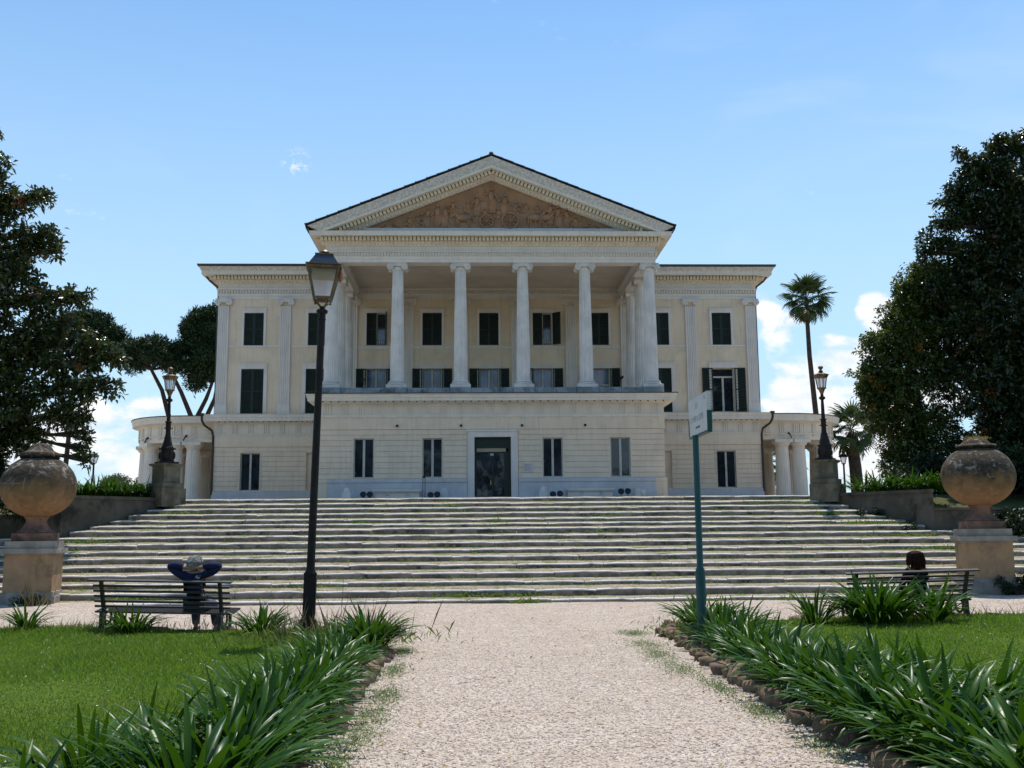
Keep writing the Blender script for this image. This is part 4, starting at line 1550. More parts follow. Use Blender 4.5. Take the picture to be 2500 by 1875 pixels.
# ------------------------------------------------------------------ small fittings on and before the facade
mb = MB()
mb.box(1.28, 1.70, YP - .055, YP - .032, 4.20, 4.62)
pq = tag(mk('notice_plaque', mb, 'signwhite'), 'small white notice plaque on the wall beside the villa door', 'plaque')
mb = MB()
for k in range(4):
    mb.box(1.34, 1.64 - .07 * (k % 2), YP - .0575, YP - .0551, 4.52 - .075 * k, 4.545 - .075 * k)
mk('lettering', mb, 'plaquered', pq)
spl = ['leftmost', 'second from the left', 'third from the left', 'rightmost']
for k, x in enumerate((-4.21, -1.42, 1.25, 4.03)):
    t = thing('wall_spotlight', 'tiny round dark spotlight high on the podium wall, %s of four' % spl[k], 'spotlight', (x, YP - .06, 6.26), 0, 'spotlights on the podium wall')
    mb = MB()
    mb.ball((0, -.06, 0), (.06, .07, .06), 10, 8)
    mk('lamp_head', mb, 'black', t, local=True, smooth=True)
    mb = MB()
    mb.tube([(0, .02, .03), (0, -.04, .02)], .02, 6)
    mk('bracket', mb, 'black', t, local=True)
fll = ['left of the left stone bench, outer one', 'left of the left stone bench, inner one', 'right of the left stone bench, outer one', 'right of the left stone bench beside the door side',
       'left of the right stone bench, nearer the door', 'left of the right stone bench, nearer the bench', 'right of the right stone bench, nearer the bench', 'right of the right stone bench, outermost']
for k, (x, z) in enumerate(((-5.55, 3.18), (-5.27, 3.18), (-2.70, 3.14), (-2.42, 3.16), (2.5, 3.14), (2.8, 3.16), (5.42, 3.24), (5.71, 3.25))):
    t = thing('floodlight', 'round black floodlight before the villa, ' + fll[k], 'floodlight', (x, 42.9, 2.94), 0, 'round floodlights along the foot of the villa')
    mb = MB()
    mb.lathe([(.06, -.06), (.12, -.04), (.135, .02), (.135, .05), (.12, .06)], n=18)
    h_ = mk('lamp_head', mb, 'black', t, (0, 0, z + .06 - 2.94), True, (R_(62), 0, 0), True)
    mb = MB()
    mb.box(-.05, .05, -.05, .05, 0, .04)
    mb.tube([(0, 0, .04), (0, 0, z - 2.94)], .02, 6)
    mk('stand', mb, 'black', t, local=True)
for sg, lab in ((-1, 'long grey stone bench with a thin lip left of the villa door'), (1, 'long grey stone bench with a thin lip right of the villa door')):
    t = thing('stone_bench', lab, 'stone bench', (sg * 4.15, 43.4, 2.94), 0, 'stone benches against the villa')
    mb = MB()
    mb.box(-1.02, 1.02, -.28, .25, .45, .53)
    mb.box(-.98, .98, -.24, .25, .40, .4495)
    mk('seat', mb, 'trim', t, local=True)
    mb = MB()
    mb.box(-.95, .95, -.16, .22, 0, .3995)
    mk('front_panel', mb, 'trim', t, local=True)
    for x in (-.4, .45):
        mb = MB()
        mb.ball((0, 0, .1), (.12, .05, .14), 8, 6)
        mb.ball((0, -.01, .27), (.06, .05, .07), 8, 6)
        mk('carved_boss', mb, 'marble', t, (x, -.17, .05), True, smooth=True)
for k, (x, lab) in enumerate(((-6.3, 'pale weathered carved stone fragment farthest left at the foot of the villa'), (-2.14, 'rounded grey stone fragment just left of the villa door'),
                              (2.12, 'pointed grey stone fragment just right of the villa door'), (6.3, 'squarish pale stone fragment farthest right at the foot of the villa'))):
    mb = MB()
    if k == 1:
        mb.ball((0, 0, .28), (.2, .14, .32), 10, 8)
        mb.box(-.24, .24, -.15, .15, -.02, .14)
    elif k == 3:
        mb.box(-.22, .02, -.15, .15, -.02, .5)
        mb.box(.03, .24, -.13, .14, -.02, .44)
        mb.ball((.1, -.1, .3), (.09, .09, .16), 8, 6)
    else:
        mb.box(-.2, .2, -.14, .14, -.02, .38)
        mb.ball((0, 0, .42), (.14, .12, .2), 9, 7)
        mb.ball((.1, -.06, .2), (.1, .12, .14), 8, 6)
    tag(mk('stone_fragment', mb, 'trim' if k != 1 else 'marble', None, (x, 43.3, 2.95), smooth=True), lab, 'stone fragment', 'stone fragments along the villa')
mb = MB()
mb.box(-.06, -.035, -.02, .02, 0, 1.0)
mb.box(.035, .06, -.02, .02, 0, 1.0)
mb.box(-.06, .06, -.03, .0, 1.001, 1.09)
mb.box(-.12, .12, -.1, .1, 0, .03)
tag(mk('barrier_post', mb, 'iron', None, (-3.0, 43.2, 2.94)), 'thin grey double post standing before the wall left of the villa door', 'post')
for k, (x, z, lab) in enumerate(((-6.75, 9.2, 'small dark floodlight on an arm at the left end of the portico wall'), (4.6, 9.15, 'small dark floodlight over the fourth gap of the portico wall'), (6.6, 9.28, 'small dark floodlight at the right end of the portico wall'))):
    t = thing('portico_floodlight', lab, 'floodlight', (x, YW - .05, z), 0, 'floodlights inside the portico')
    mb = MB()
    mb.tube([(0, 0, 0), (.08, -.12, .08), (.16, -.3, .2)], .022, 6)
    mk('arm', mb, 'black', t, local=True)
    mb = MB()
    mb.cbox((.18, -.34, .22), .2, .14, .12, Quaternion((0, 1, 0), -.6))
    mk('lamp_head', mb, 'black', t, local=True)
    mb = MB()
    mb.box(-.1, .1, -.06, .04, -.55, -.28)
    mk('junction_box', mb, 'plaster', t, local=True)

# ================================================================== CURVED COLONNADES
def colonnade(sg):
    t = thing('curved_colonnade', 'round ended Doric colonnade attached to the %s side of the villa' % ('left' if sg < 0 else 'right'), 'colonnade', (sg * 16.5, 55.4, 2.9), 0, 'Doric colonnades flanking the villa')
    CX, CY, RO, RI = 15.68, 55.45, 3.30, 2.62

    def ring(r):
        pts = [(14.06, CY - r), (CX, CY - r)]
        for k in range(1, 24):
            a = -PI / 2 + PI * k / 24
            pts.append((CX + r * math.cos(a), CY + r * math.sin(a)))
        pts += [(CX, CY + r), (14.06, CY + r)]
        pts = [(sg * p[0], p[1]) for p in pts]
        return pts if sg > 0 else pts[::-1]
    mb = MB()
    ro = ring(RO)
    mb.sweep(ro, [(-.68, 6.36), (0, 6.36), (.0, 6.62), (.08, 6.63), (.09, 6.69), (.02, 6.70), (.02, 7.18), (.05, 7.19), (.06, 7.24), (.37, 7.32), (.40, 7.315), (.40, 7.47), (.43, 7.49), (.44, 7.60), (.46, 7.64), (.2, 7.67), (-.68, 7.70)])
    ri = ring(RI)
    mb.sweep(ri, [(0, 6.36), (0, 7.0), (-.12, 7.06), (-.12, 7.2)])
    mk('entablature', mb, 'cornice', t, smooth=True, ang=30)
    mb = MB()
    mb.plan([(p[0], p[1]) for p in ri], 7.05, 7.3)
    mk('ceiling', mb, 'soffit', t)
    mb = MB()
    mb.sweep(ring(RO), [(.43, 7.642), (.48, 7.642), (.48, 7.69), (.1, 7.72)])
    mk('roof_edge', mb, 'roof', t)
    mb = MB()
    mb.plan([(p[0], p[1]) for p in ring(RO + .25)], 2.8, 3.0)
    mk('floor_step', mb, 'kerb', t)
    # triglyphs
    lst = [(14.6 + .75 * k, CY - RO - .021, 0) for k in range(3)]
    for k in range(1, 14):
        a = k * .2335
        lst.append((CX + (RO + .021) * math.sin(a), CY - (RO + .021) * math.cos(a), a))
    for (x, y, a) in lst:
        put('triglyph', tri, t, (sg * x, y, 6.70), rot=(0, 0, sg * a))
    b = MB()
    b.lathe([(.40, 3.0), (.395, 4.2), (.365, 5.2), (.335, 5.98)], n=64, flute=20, depth=.06)
    cm = cached('dcol', lambda: b.mesh('column', 'cornice', True, 25))
    c = MB()
    c.lathe([(.335, 5.985), (.34, 6.03), (.36, 6.05), (.42, 6.10), (.455, 6.16), (.46, 6.19)], n=28)
    c.box(-.47, .47, -.47, .47, 6.191, 6.36)
    cc = cached('dcap', lambda: c.mesh('capital', 'cornice', True))
    rc = 2.98
    pos = [(15.40, CY - rc, 0), (16.32, CY - rc + .08, .2), (15.40, CY + rc, 0), (16.3, CY + rc - .08, 0)]
    for a in (R_(47), R_(83), R_(108), R_(144)):
        pos.append((CX + rc * math.sin(a), CY - rc * math.cos(a), a))
    pos += [(14.55, CY + rc - .4, 0)]
    for (x, y, a) in pos:
        o = put('column', cm, t, (sg * x, y, 0), rot=(0, 0, sg * a))
        put('capital', cc, o, (0, 0, 0), True)
    for (x, y, a) in ((15.83, CY - RO - .05, 0), (CX + 3.3 * math.sin(.85), CY - 3.3 * math.cos(.85) - .05, .85)):
        mb = MB()
        mb.tube([(0, 0, 0), (sg * -.2, -.35, .14)], .03, 6)
        mb.tube([(sg * -.2, -.35, .14), (sg * -.3, -.42, .2)], .05, 6)
        mk('lamp_bracket', mb, 'iron', t, (sg * x, y, 6.45))


colonnade(-1)
colonnade(1)

# ================================================================== LAWNS AND BORDERS
def lawn(name, poly):
    mb = MB()
    mb.plan(poly, -0.02, 0.03)
    return mk(name, mb, 'lawnbase', kind='structure')


LL = [(-2.6, 4.0), (-2.45, 15.2), (-3.2, 16.9), (-5.0, 17.35), (-8.0, 17.9), (-22, 18.4), (-22, 4.0)]
LR = [(2.35, 4.0), (22, 4.0), (22, 19.3), (9.3, 18.7), (6.5, 18.35), (3.9, 17.9), (2.5, 17.2)]
lawn('lawn', LL)
lawn('lawn', LR[::-1][::-1])


def inside(poly, x, y):
    res = np.zeros(len(x), bool)
    n_ = len(poly)
    for i in range(n_):
        (x0, y0), (x1, y1) = poly[i], poly[(i + 1) % n_]
        c = (y0 > y) != (y1 > y)
        t = (x1 - x0) * (y - y0) / (y1 - y0 + 1e-12) + x0
        res ^= c & (x < t)
    return res


def grass(poly, n_, xr, seed):
    g = np.random.default_rng(seed)
    y = 5.6 + 13.4 * g.random(n_) ** 1.25
    x = g.uniform(xr[0], xr[1], n_)
    vis = np.abs(x + 0.78 - 0.0366 * y) < 0.56 * y + 0.8
    k = inside(poly, x, y) & vis
    x, y = x[k], y[k]
    n_ = len(x)
    h = g.gamma(5, 0.0085, n_) * (0.75 + 0.45 * np.sin(x * 1.3 + 2) * np.cos(y * 0.9)) * np.where(y > 17, 1.5, 1.0)
    w = g.uniform(.004, .008, n_) * (1 + np.maximum(0, y - 9) * .07)
    a = g.uniform(0, 2 * PI, n_)
    lean = g.normal(0, .5, (n_, 2)) * h[:, None]
    P = np.stack([x, y, np.full(n_, .028)], 1)
    s_ = np.stack([np.cos(a), np.sin(a), np.zeros(n_)], 1) * w[:, None]
    T = P + np.stack([lean[:, 0], lean[:, 1], h], 1)
    V = np.stack([P - s_, P + s_, T], 1).reshape(-1, 3)
    F = np.arange(n_ * 3).reshape(-1, 3)
    return V, F


for poly, n_, xr, sd_ in ((LL, 330000, (-11, -2.3), 3), (LR, 260000, (2.3, 11.5), 4)):
    V, F = grass(poly, n_, xr, sd_)
    put('grass', np_mesh('grass', V, F, 'grass'), kind='stuff')

# bare soil under the strap-leaved plants
for sg in (-1, 1):
    mb = MB()
    e_ = [(2.06, 4.0), (2.06, 8.0), (2.1, 12), (2.1 if sg < 0 else 2.42, 14.4 if sg < 0 else 16.4), (2.45 if sg < 0 else 2.6, 15.2 if sg < 0 else 17.0), (2.9, 15.2 if sg < 0 else 17.2), (2.75, 12.5), (3.0, 9.5), (3.9, 7.5), (5.2, 4.0)]
    pts = [(sg * x, y) for x, y in e_]
    mb.plan(pts, -0.01, 0.034)
    mk('flower_bed', mb, 'soil', kind='structure')


def rock_mesh(seed, s=(1, 1, 1)):
    r = np.random.default_rng(seed)
    b = MB()
    b.ball((0, 0, 0), 1.0, 9, 7)
    ph_ = r.uniform(0, 6, 6)
    out = []
    for (x, y, z) in b.v:
        k = 1 + .16 * math.sin(3 * x + ph_[0]) + .14 * math.sin(4 * y + ph_[1] + 2 * z) + .1 * math.sin(6 * z + ph_[2] + 3 * x)
        k *= 1 / max(.72, (abs(x) ** 4 + abs(y) ** 4 + abs(z) ** 4) ** .25)
        out.append((x * k * s[0], y * k * s[1], z * k * s[2]))
    b.v = out
    return b.mesh('stone', 'tufa', True, 75)


ROCKS = [rock_mesh(40 + k, (1, .8, .72)) for k in range(7)]
for sg, lab in ((-1, 'row of rough brown tufa stones edging the left side of the path'), (1, 'row of rough brown tufa stones edging the right side of the path')):
    t = thing('rock_edging', lab, 'stone edging', (sg * 1.95, 5, 0), 0, 'stone edgings of the path')
    y = 5.2
    end = 14.7 if sg < 0 else 17.2
    while y < end:
        s_ = rng.uniform(.08, .15)
        o = put('stone', ROCKS[rng.integers(7)], t, (sg * (2.04 + rng.normal(0, .04) + .25 * smooth01(end - 1.0, end, y) + (.2 * smooth01(11.5, 14.5, y) if sg > 0 else 0)), y, s_ * .2))
        o.scale = (s_ * rng.uniform(.9, 1.3), s_ * rng.uniform(.8, 1.1), s_ * rng.uniform(.75, 1.1))
        o.rotation_euler = (rng.uniform(-.3, .3), rng.uniform(-.3, .3), rng.uniform(0, 6))
        y += s_ * rng.uniform(1.5, 2.3)
    for k in range(7):
        s_ = rng.uniform(.09, .16)
        o = put('stone', ROCKS[k], t, (sg * (4.2 + k * .9 + rng.uniform(-.2, .2)), (17.25 + .13 * k if sg < 0 else 18.05 + .1 * k), .03))
        o.scale = (s_ * 1.4, s_, s_ * .6)

VL, FL = [], []
n_ = 420
fy = 6 + 16.5 * rng.random(n_) ** 1.2
fx = np.where(fy < 14.5, rng.uniform(-1.85, 1.85, n_), rng.uniform(-9, 9, n_))
edge = rng.random(n_) < .45
fx = np.where(edge & (fy < 14.5), np.sign(fx) * (1.75 - np.abs(rng.normal(0, .2, n_))), fx)
D = rand_dirs(n_, -.1)
D[:, 2] *= .15
D /= np.linalg.norm(D, axis=1, keepdims=True)
add_leaves(VL, FL, np.stack([fx, fy, np.full(n_, .016)], 1), D, rng.uniform(.02, .07, n_), rng.uniform(.012, .03, n_), droop=.0)
n_ = 46
D = rand_dirs(n_, -.1)
D[:, 2] *= .06
D /= np.linalg.norm(D, axis=1, keepdims=True)
ty = 6.5 + 14 * rng.random(n_)
add_leaves(VL, FL, np.stack([rng.uniform(-1.7, 1.7, n_), ty, np.full(n_, .016)], 1), D, rng.uniform(.08, .24, n_), .006, droop=.0, fold=.0)
put('fallen_leaves', np_mesh('fallen_leaves', np.concatenate(VL), np.concatenate(FL), pmat('dry_litter', (.22, .13, .06), (.42, .30, .09), 18, .8, .2)), kind='stuff')
VL, FL = [], []
n_ = 520
qx, qy = rng.uniform(2.9, 11, n_) * rng.choice([-1, 1], n_), 6.5 + 10.5 * rng.random(n_)
for r_ in range(3):
    a_ = r_ * PI / 3 + rng.uniform(0, 1, n_)
    D = np.stack([np.cos(a_), np.sin(a_), np.full(n_, .1)], 1)
    s_ = rng.uniform(.014, .026, n_)
    add_leaves(VL, FL, np.stack([qx, qy, np.full(n_, .075)], 1) - D * (s_ * .5)[:, None], D, s_, .012, droop=.0, fold=.0)
put('daisies', np_mesh('daisies', np.concatenate(VL), np.concatenate(FL), pmat('daisy_petal', (.75, .74, .70), None, 9, .8, .1)), kind='stuff')

# pale ground cover creeping out on to the gravel, and dry stalks near the lamp post
VL, FL = [], []
for sg, lst in ((-1, ((-1.72, 8.2, .12, .5), (-1.7, 9.3, .12, .5), (-1.68, 10.4, .1, .4), (-1.75, 12.2, .1, .5), (-1.78, 7.2, .08, .4), (-1.8, 14.2, .1, .3))), (1, ((1.62, 14.6, .2, .5), (1.6, 13.4, .15, .5), (1.6, 12.0, .15, .6), (1.72, 10.6, .1, .5), (1.75, 9.2, .1, .4), (1.8, 7.6, .1, .4), (1.7, 16.2, .15, .4)))):
    for (x, y, sx, sy_) in lst:
        n_ = 900
        P = np.stack([x + np.clip(rng.normal(0, sx * .8, n_), -2 * sx, 2 * sx), y + rng.normal(0, sy_ * .7, n_), np.full(n_, .01)], 1)
        D = rand_dirs(n_, 0.05)
        D[:, 2] += .25
        D /= np.linalg.norm(D, axis=1, keepdims=True)
        add_leaves(VL, FL, P, D, rng.uniform(.01, .035, n_), rng.uniform(.006, .014, n_))
put('ground_cover', np_mesh('ground_cover', np.concatenate(VL), np.concatenate(FL), 'cover'), kind='stuff')
VL, FL = [], []
for (x, y, sx, sy_, n_, hh) in ((-2.9, 15.4, .5, .4, 240, .42), (-2.5, 14.9, .35, .5, 160, .38), (-4.1, 16.9, .5, .15, 120, .3), (-6.5, 17.4, 1.2, .12, 200, .17), (-9, 17.8, 1.5, .12, 200, .16), (8.6, 18.3, 1.3, .12, 220, .18), (5.5, 17.9, 1.0, .12, 120, .16), (-10.4, 22.7, .15, .1, 70, .5)):
    P = np.stack([x + rng.normal(0, sx, n_), y + rng.normal(0, sy_, n_), np.full(n_, .02)], 1)
    D = rng.normal(0, .22, (n_, 3))
    D[:, 2] = 1
    D /= np.linalg.norm(D, axis=1, keepdims=True)
    add_leaves(VL, FL, P, D, rng.gamma(6, hh / 6, n_), rng.uniform(.008, .014, n_), droop=.25)
put('dry_grass', np_mesh('dry_grass', np.concatenate(VL), np.concatenate(FL), 'dry'), kind='stuff')
VL, FL = [], []
for (x, y, sx, sy_, n_, hh) in ((-2.9, 15.3, .6, .5, 900, .16), (-2.5, 13.2, .2, 1.2, 700, .14), (2.5, 12, .2, 2.5, 700, .1), (2.6, 15.5, .3, .8, 500, .1), (-2.5, 9.5, .15, 2.0, 500, .1), (-3.4, 16.0, .5, .4, 700, .12)):
    P = np.stack([x + rng.normal(0, sx, n_), y + rng.normal(0, sy_, n_), np.full(n_, .04)], 1)
    D = rng.normal(0, .45, (n_, 3))
    D[:, 2] = 1
    D /= np.linalg.norm(D, axis=1, keepdims=True)
    add_leaves(VL, FL, P, D, rng.gamma(5, hh / 4, n_), rng.uniform(.008, .016, n_), droop=.5)
put('tall_grass', np_mesh('tall_grass', np.concatenate(VL), np.concatenate(FL), 'weed'), kind='stuff')


# ================================================================== AGAPANTHUS
def strap(bend, up, w, tw=0.0, mat='aga'):
    """arching strap leaf of unit length growing from the origin towards +x"""
    n_ = 7
    vs, fs = [], []
    a = up
    x = z = 0.0
    for i in range(n_ + 1):
        t = i / n_
        ww = w * (.55 + .45 * min(1, t * 3)) * (1 if t < .6 else max(.08, 1 - ((t - .6) / .4) ** 2.2))
        yo = tw * t * t
        nxv, nzv = -math.sin(a), math.cos(a)
        vs += [(x + nxv * ww * .18, yo - ww / 2, z + nzv * ww * .18), (x, yo, z), (x + nxv * ww * .18, yo + ww / 2, z + nzv * ww * .18)]
        x += math.cos(a) / n_
        z += math.sin(a) / n_
        a -= bend / n_ * (.5 + t)
    for i in range(n_):
        o = i * 3
        fs += [(o, o + 3, o + 4, o + 1), (o + 1, o + 4, o + 5, o + 2)]
    b = MB()
    b.add(vs, fs)
    return b.mesh('leaf', mat, True, 180)


STR = [strap(b_, u_, w_, t_) for (b_, u_, w_, t_) in ((.2, 1.40, .058, .02), (.4, 1.32, .066, -.05), (.6, 1.25, .062, .06), (.85, 1.18, .070, -.04), (1.1, 1.15, .062, .08), (1.3, 1.05, .066, -.06), (1.6, 1.05, .06, .05), (.7, .85, .064, .0), (1.15, .75, .062, .1), (1.95, .9, .056, .0))]
STRY = [strap(2.2, .7, .05, .1, 'aga_old'), strap(1.6, .4, .05, -.1, 'aga_old')]


def aga(label, x, y, z, n_, L, group, spread=.16, lean=(0, 0), far=False):
    t = thing('agapanthus_clump', label, 'agapanthus', (x, y, z), 0, group)
    ms = []
    n_ = int(n_ * 1.35)
    for k in range(n_):
        a = rng.uniform(0, 2 * PI)
        rad = spread * math.sqrt(rng.random())
        # upright leaves in the heart, arching ones outside
        q = min(.999, max(0, rng.normal(.25 + .6 * rad / spread, .22)))
        me = STR[min(9, int(q * 10))]
        ln = L * rng.uniform(.68, 1.12)
        mt = Matrix.LocRotScale(Vector((rad * math.cos(a), rad * math.sin(a), 0)), Quaternion((0, 0, 1), a + rng.normal(0, .35)) @ Quaternion((1, 0, 0), rng.normal(0, .13)), Vector((ln, ln * rng.uniform(.8, 1.15), ln)))
        if lean != (0, 0):
            mt = Matrix.Translation(Vector()) @ Quaternion(Vector((-lean[1], lean[0], 0)).normalized(), Vector(lean).length * rng.uniform(.4, 1)).to_matrix().to_4x4() @ mt
        if far:
            ms.append((me, mt))
            continue
        o = bpy.data.objects.new('leaf', me)
        COL.objects.link(o)
        o.parent = t
        o.matrix_basis = mt
    if far:
        b = MB()
        for me, mt in ms:
            b.add([mt @ v.co for v in me.vertices], [tuple(p.vertices) for p in me.polygons])
        mk('leaf_mass', b, 'aga', t, local=True, smooth=True, ang=180, kind='stuff')
    elif rng.random() < .6:
        for k in range(rng.integers(2, 5)):
            a = rng.uniform(PI, 2 * PI)
            o = bpy.data.objects.new('leaf', STRY[rng.integers(2)])
            COL.objects.link(o)
            o.parent = t
            o['label'] = 'yellowed dying leaf'
            o.rotation_euler = (0, 0, a)
            o.scale = (L * .7,) * 3


NTH = ['nearest the camera', 'second from the camera', 'third from the camera', 'fourth from the camera', 'fifth from the camera', 'sixth from the camera', 'seventh from the camera', 'eighth from the camera', 'ninth from the camera',
       'tenth from the camera', 'eleventh from the camera', 'twelfth from the camera', 'thirteenth from the camera', 'fourteenth from the camera', 'fifteenth from the camera', 'sixteenth from the camera', 'seventeenth from the camera', 'eighteenth from the camera']
row = [5.75, 6.4, 7.0, 7.6, 8.2, 8.8, 9.4, 10.0, 10.7, 11.5, 12.4]
for k, y in enumerate(row):
    aga('strap-leaved clump in the left border along the path, %s' % NTH[k], -2.36 + rng.normal(0, .06), y, .05, 84 - 2 * k, .70 - .012 * k, 'agapanthus in the left border', .22, lean=(.17, -.03))
aga('big rounded strap-leaved clump ending the left border, right of the lamp post', -2.24, 14.0, .05, 120, .68, 'agapanthus in the left border', .2)
aga('low strap-leaved tuft in front of the big end clump, left border', -2.15, 13.3, .04, 34, .42, 'agapanthus in the left border', .12)
for k, (x, y) in enumerate(((-3.15, 5.5), (-3.05, 6.2), (-2.98, 7.0))):
    aga('strap-leaved clump in the left border, lawn side row, %s' % NTH[k], x, y, .05, 52, .62, 'agapanthus in the left border', .18, lean=(-.04, 0))
aga('strap-leaved clump at the bottom left corner, its leaf tips over the lawn', -3.75, 5.75, .04, 34, .60, 'agapanthus in the left border', .16)
row = [5.5, 6.2, 6.9, 7.6, 8.3, 9.0, 9.7, 10.5, 11.3, 12.2, 13.1, 14.0]
for k, y in enumerate(row):
    aga('strap-leaved clump in the right border along the path, %s' % NTH[k], 2.40 + .22 * smooth01(11, 14, y) + rng.normal(0, .06), y, .05, 88 - 2 * k, .76 - .014 * k, 'agapanthus in the right border', .22, lean=(-.16, -.03))
aga('big strap-leaved clump around the foot of the green sign pole', 2.78, 15.2, .05, 90, .68, 'agapanthus in the right border', .24)
aga('strap-leaved clump at the far end of the right border, behind the sign pole', 2.82, 16.4, .05, 76, .70, 'agapanthus in the right border', .2)
aga('strap-leaved clump beside the sign pole on its lawn side', 3.3, 15.7, .05, 50, .62, 'agapanthus in the right border', .18)
for k, (x, y) in enumerate(((3.3, 5.5), (3.3, 6.3), (3.25, 7.1), (3.2, 7.9), (3.15, 8.8), (3.1, 9.8))):
    aga('strap-leaved clump in the right border, lawn side row, %s' % NTH[k], x, y, .05, 72, .82 - .03 * k, 'agapanthus in the right border', .2)
for k, (x, y) in enumerate(((4.0, 5.9), (3.95, 6.7), (3.8, 7.5))):
    aga('strap-leaved clump at the right edge behind the right border, %s' % NTH[k], x, y, .05, 64, .84, 'agapanthus in the right border', .2)
# single clumps along the far edge of the lawns
aga('small strap-leaved clump on the lawn edge between the left urn and the left bench', -8.35, 17.6, .02, 46, .56, 'agapanthus by the benches', .12)
aga('strap-leaved clump growing behind the left end of the left bench', -6.42, 17.05, .02, 80, .56, 'agapanthus by the benches', .22)
aga('strap-leaved clump between the left bench and the dark lamp post', -4.2, 16.6, .02, 84, .58, 'agapanthus by the benches', .22)
aga('thin strap-leaved tuft at the very left edge of the lawn', -10.15, 17.8, .02, 34, .5, 'agapanthus by the benches', .14)
aga('sparse strap-leaved clump on the lawn edge between the sign pole and the right bench', 4.95, 17.2, .02, 36, .70, 'agapanthus by the benches', .2)
aga('broad strap-leaved clump hiding the left half of the right bench', 6.0, 17.1, .02, 150, .92, 'agapanthus by the benches', .36)
aga('narrow strap-leaved clump before the middle of the right bench', 7.0, 17.2, .02, 54, .86, 'agapanthus by the benches', .12)
# on top of the walls
for k in range(9):
    t_ = k / 8
    aga('dark strap-leaved clump on the left retaining wall, %s' % (['next to the lamp pedestal', 'second from the lamp pedestal', 'third from the lamp pedestal', 'fourth from the lamp pedestal', 'fifth from the lamp pedestal', 'sixth from the lamp pedestal', 'seventh from the lamp pedestal', 'eighth from the lamp pedestal', 'farthest from the lamp pedestal'][k]),
        -10.75 - 2.0 * t_, 30.7 - 2.4 * t_, 2.66, 60, .78, 'agapanthus on the walls', .22, far=True)
for k in range(7):
    t_ = k / 6
    aga('dark strap-leaved clump on the right retaining wall, %s' % (['next to the lamp pedestal', 'second from the lamp pedestal', 'third from the lamp pedestal', 'fourth from the lamp pedestal', 'fifth from the lamp pedestal', 'sixth from the lamp pedestal', 'farthest from the lamp pedestal'][k]),
        11.15 + 2.0 * t_, 30.7 - 2.2 * t_, 2.66, 60, .8, 'agapanthus on the walls', .22, far=True)


# ================================================================== URNS
def urn(x, y, z, rz, lab, lid_tuft=False):
    t = thing('stone_urn', lab, 'urn', (x, y, z), rz, 'big urns beside the stairs')
    mb = MB()
    mb.box(-.60, .60, -.60, .60, -.15, .20)
    mb.box(-.56, .56, -.56, .56, .2005, .30)
    mk('plinth', mb, 'capstone', t, local=True)
    mb = MB()
    mb.box(-.515, .515, -.515, .515, .3005, 1.12)
    mk('pedestal', mb, 'dieside', t, local=True)
    mb = MB()
    mb.box(-.53, .53, -.53, .53, 1.1205, 1.16)
    mb.box(-.60, .60, -.60, .60, 1.1605, 1.27)
    mk('cap', mb, 'capstone', t, local=True)
    mb = MB()
    mb.box(-.52, .52, -.52, .52, 1.2705, 1.44)
    mk('upper_block', mb, 'capstone', t, local=True)
    mb = MB()
    mb.box(-.42, .42, -.42, .42, 1.4405, 1.62)
    mk('red_block', mb, 'redstone', t, local=True)
    mb = MB()
    mb.lathe([(.40, 1.622), (.41, 1.65), (.38, 1.68), (.34, 1.69), (.27, 1.78), (.225, 1.87), (.23, 1.93), (.27, 1.985), (.275, 2.0)], n=32)
    mk('foot', mb, 'redstone', t, local=True, smooth=True)
    mb = MB()
    pr_ = [(.23, 1.99)]
    for k in range(1, 25):
        a = -PI / 2 + PI * (k + 3.2) / 31
        pr_.append((.835 * math.cos(a), 2.70 + .735 * math.sin(a)))
    pr_ += [(.44, 3.36), (.40, 3.385)]
    mb.lathe(pr_, n=48)
    mk('bowl', mb, 'urn', t, local=True, smooth=True)
    mb = MB()
    if lid_tuft:
        mb.lathe([(.36, 3.386), (.45, 3.395), (.465, 3.42), (.44, 3.45), (.33, 3.475), (.30, 3.52), (.22, 3.58), (.12, 3.61)], n=32)
    else:
        mb.lathe([(.36, 3.386), (.44, 3.395), (.465, 3.43), (.45, 3.47), (.36, 3.50), (.28, 3.545), (.25, 3.60), (.21, 3.66), (.12, 3.70), (.03, 3.715)], n=32)
    mk('lid', mb, 'urn', t, local=True, smooth=True)
    if lid_tuft:
        VL, FL = [], []
        n_ = 260
        P = np.stack([rng.normal(.02, .12, n_), rng.normal(0, .1, n_), 3.56 + rng.uniform(0, .05, n_)], 1)
        D = rng.normal(0, .6, (n_, 3))
        D[:, 2] = 1
        D /= np.linalg.norm(D, axis=1, keepdims=True)
        add_leaves(VL, FL, P, D, rng.uniform(.03, .12, n_), .02)
        put('dry_tuft', np_mesh('dry_tuft', np.concatenate(VL), np.concatenate(FL), 'aga_old'), t, (0, 0, 0), True, kind='stuff')


urn(-11.0, 23.95, .06, R_(10), 'huge terracotta urn with a domed mossy lid, left of the stairs')
mb = MB()
_u = Vector((-11.0, 23.95, 0))
_fd = (Vector((-.78, 0, 0)) - _u).normalized()
_rg = Vector((-_fd.y, _fd.x, 0))


def on_bowl(th, z):
    lat = math.asin(max(-1, min(1, (z - .06 - 2.70) / .735)))
    return _u + (_rg * math.sin(th) + _fd * math.cos(th)) * (.835 * math.cos(lat) * 1.004) + Vector((0, 0, z))


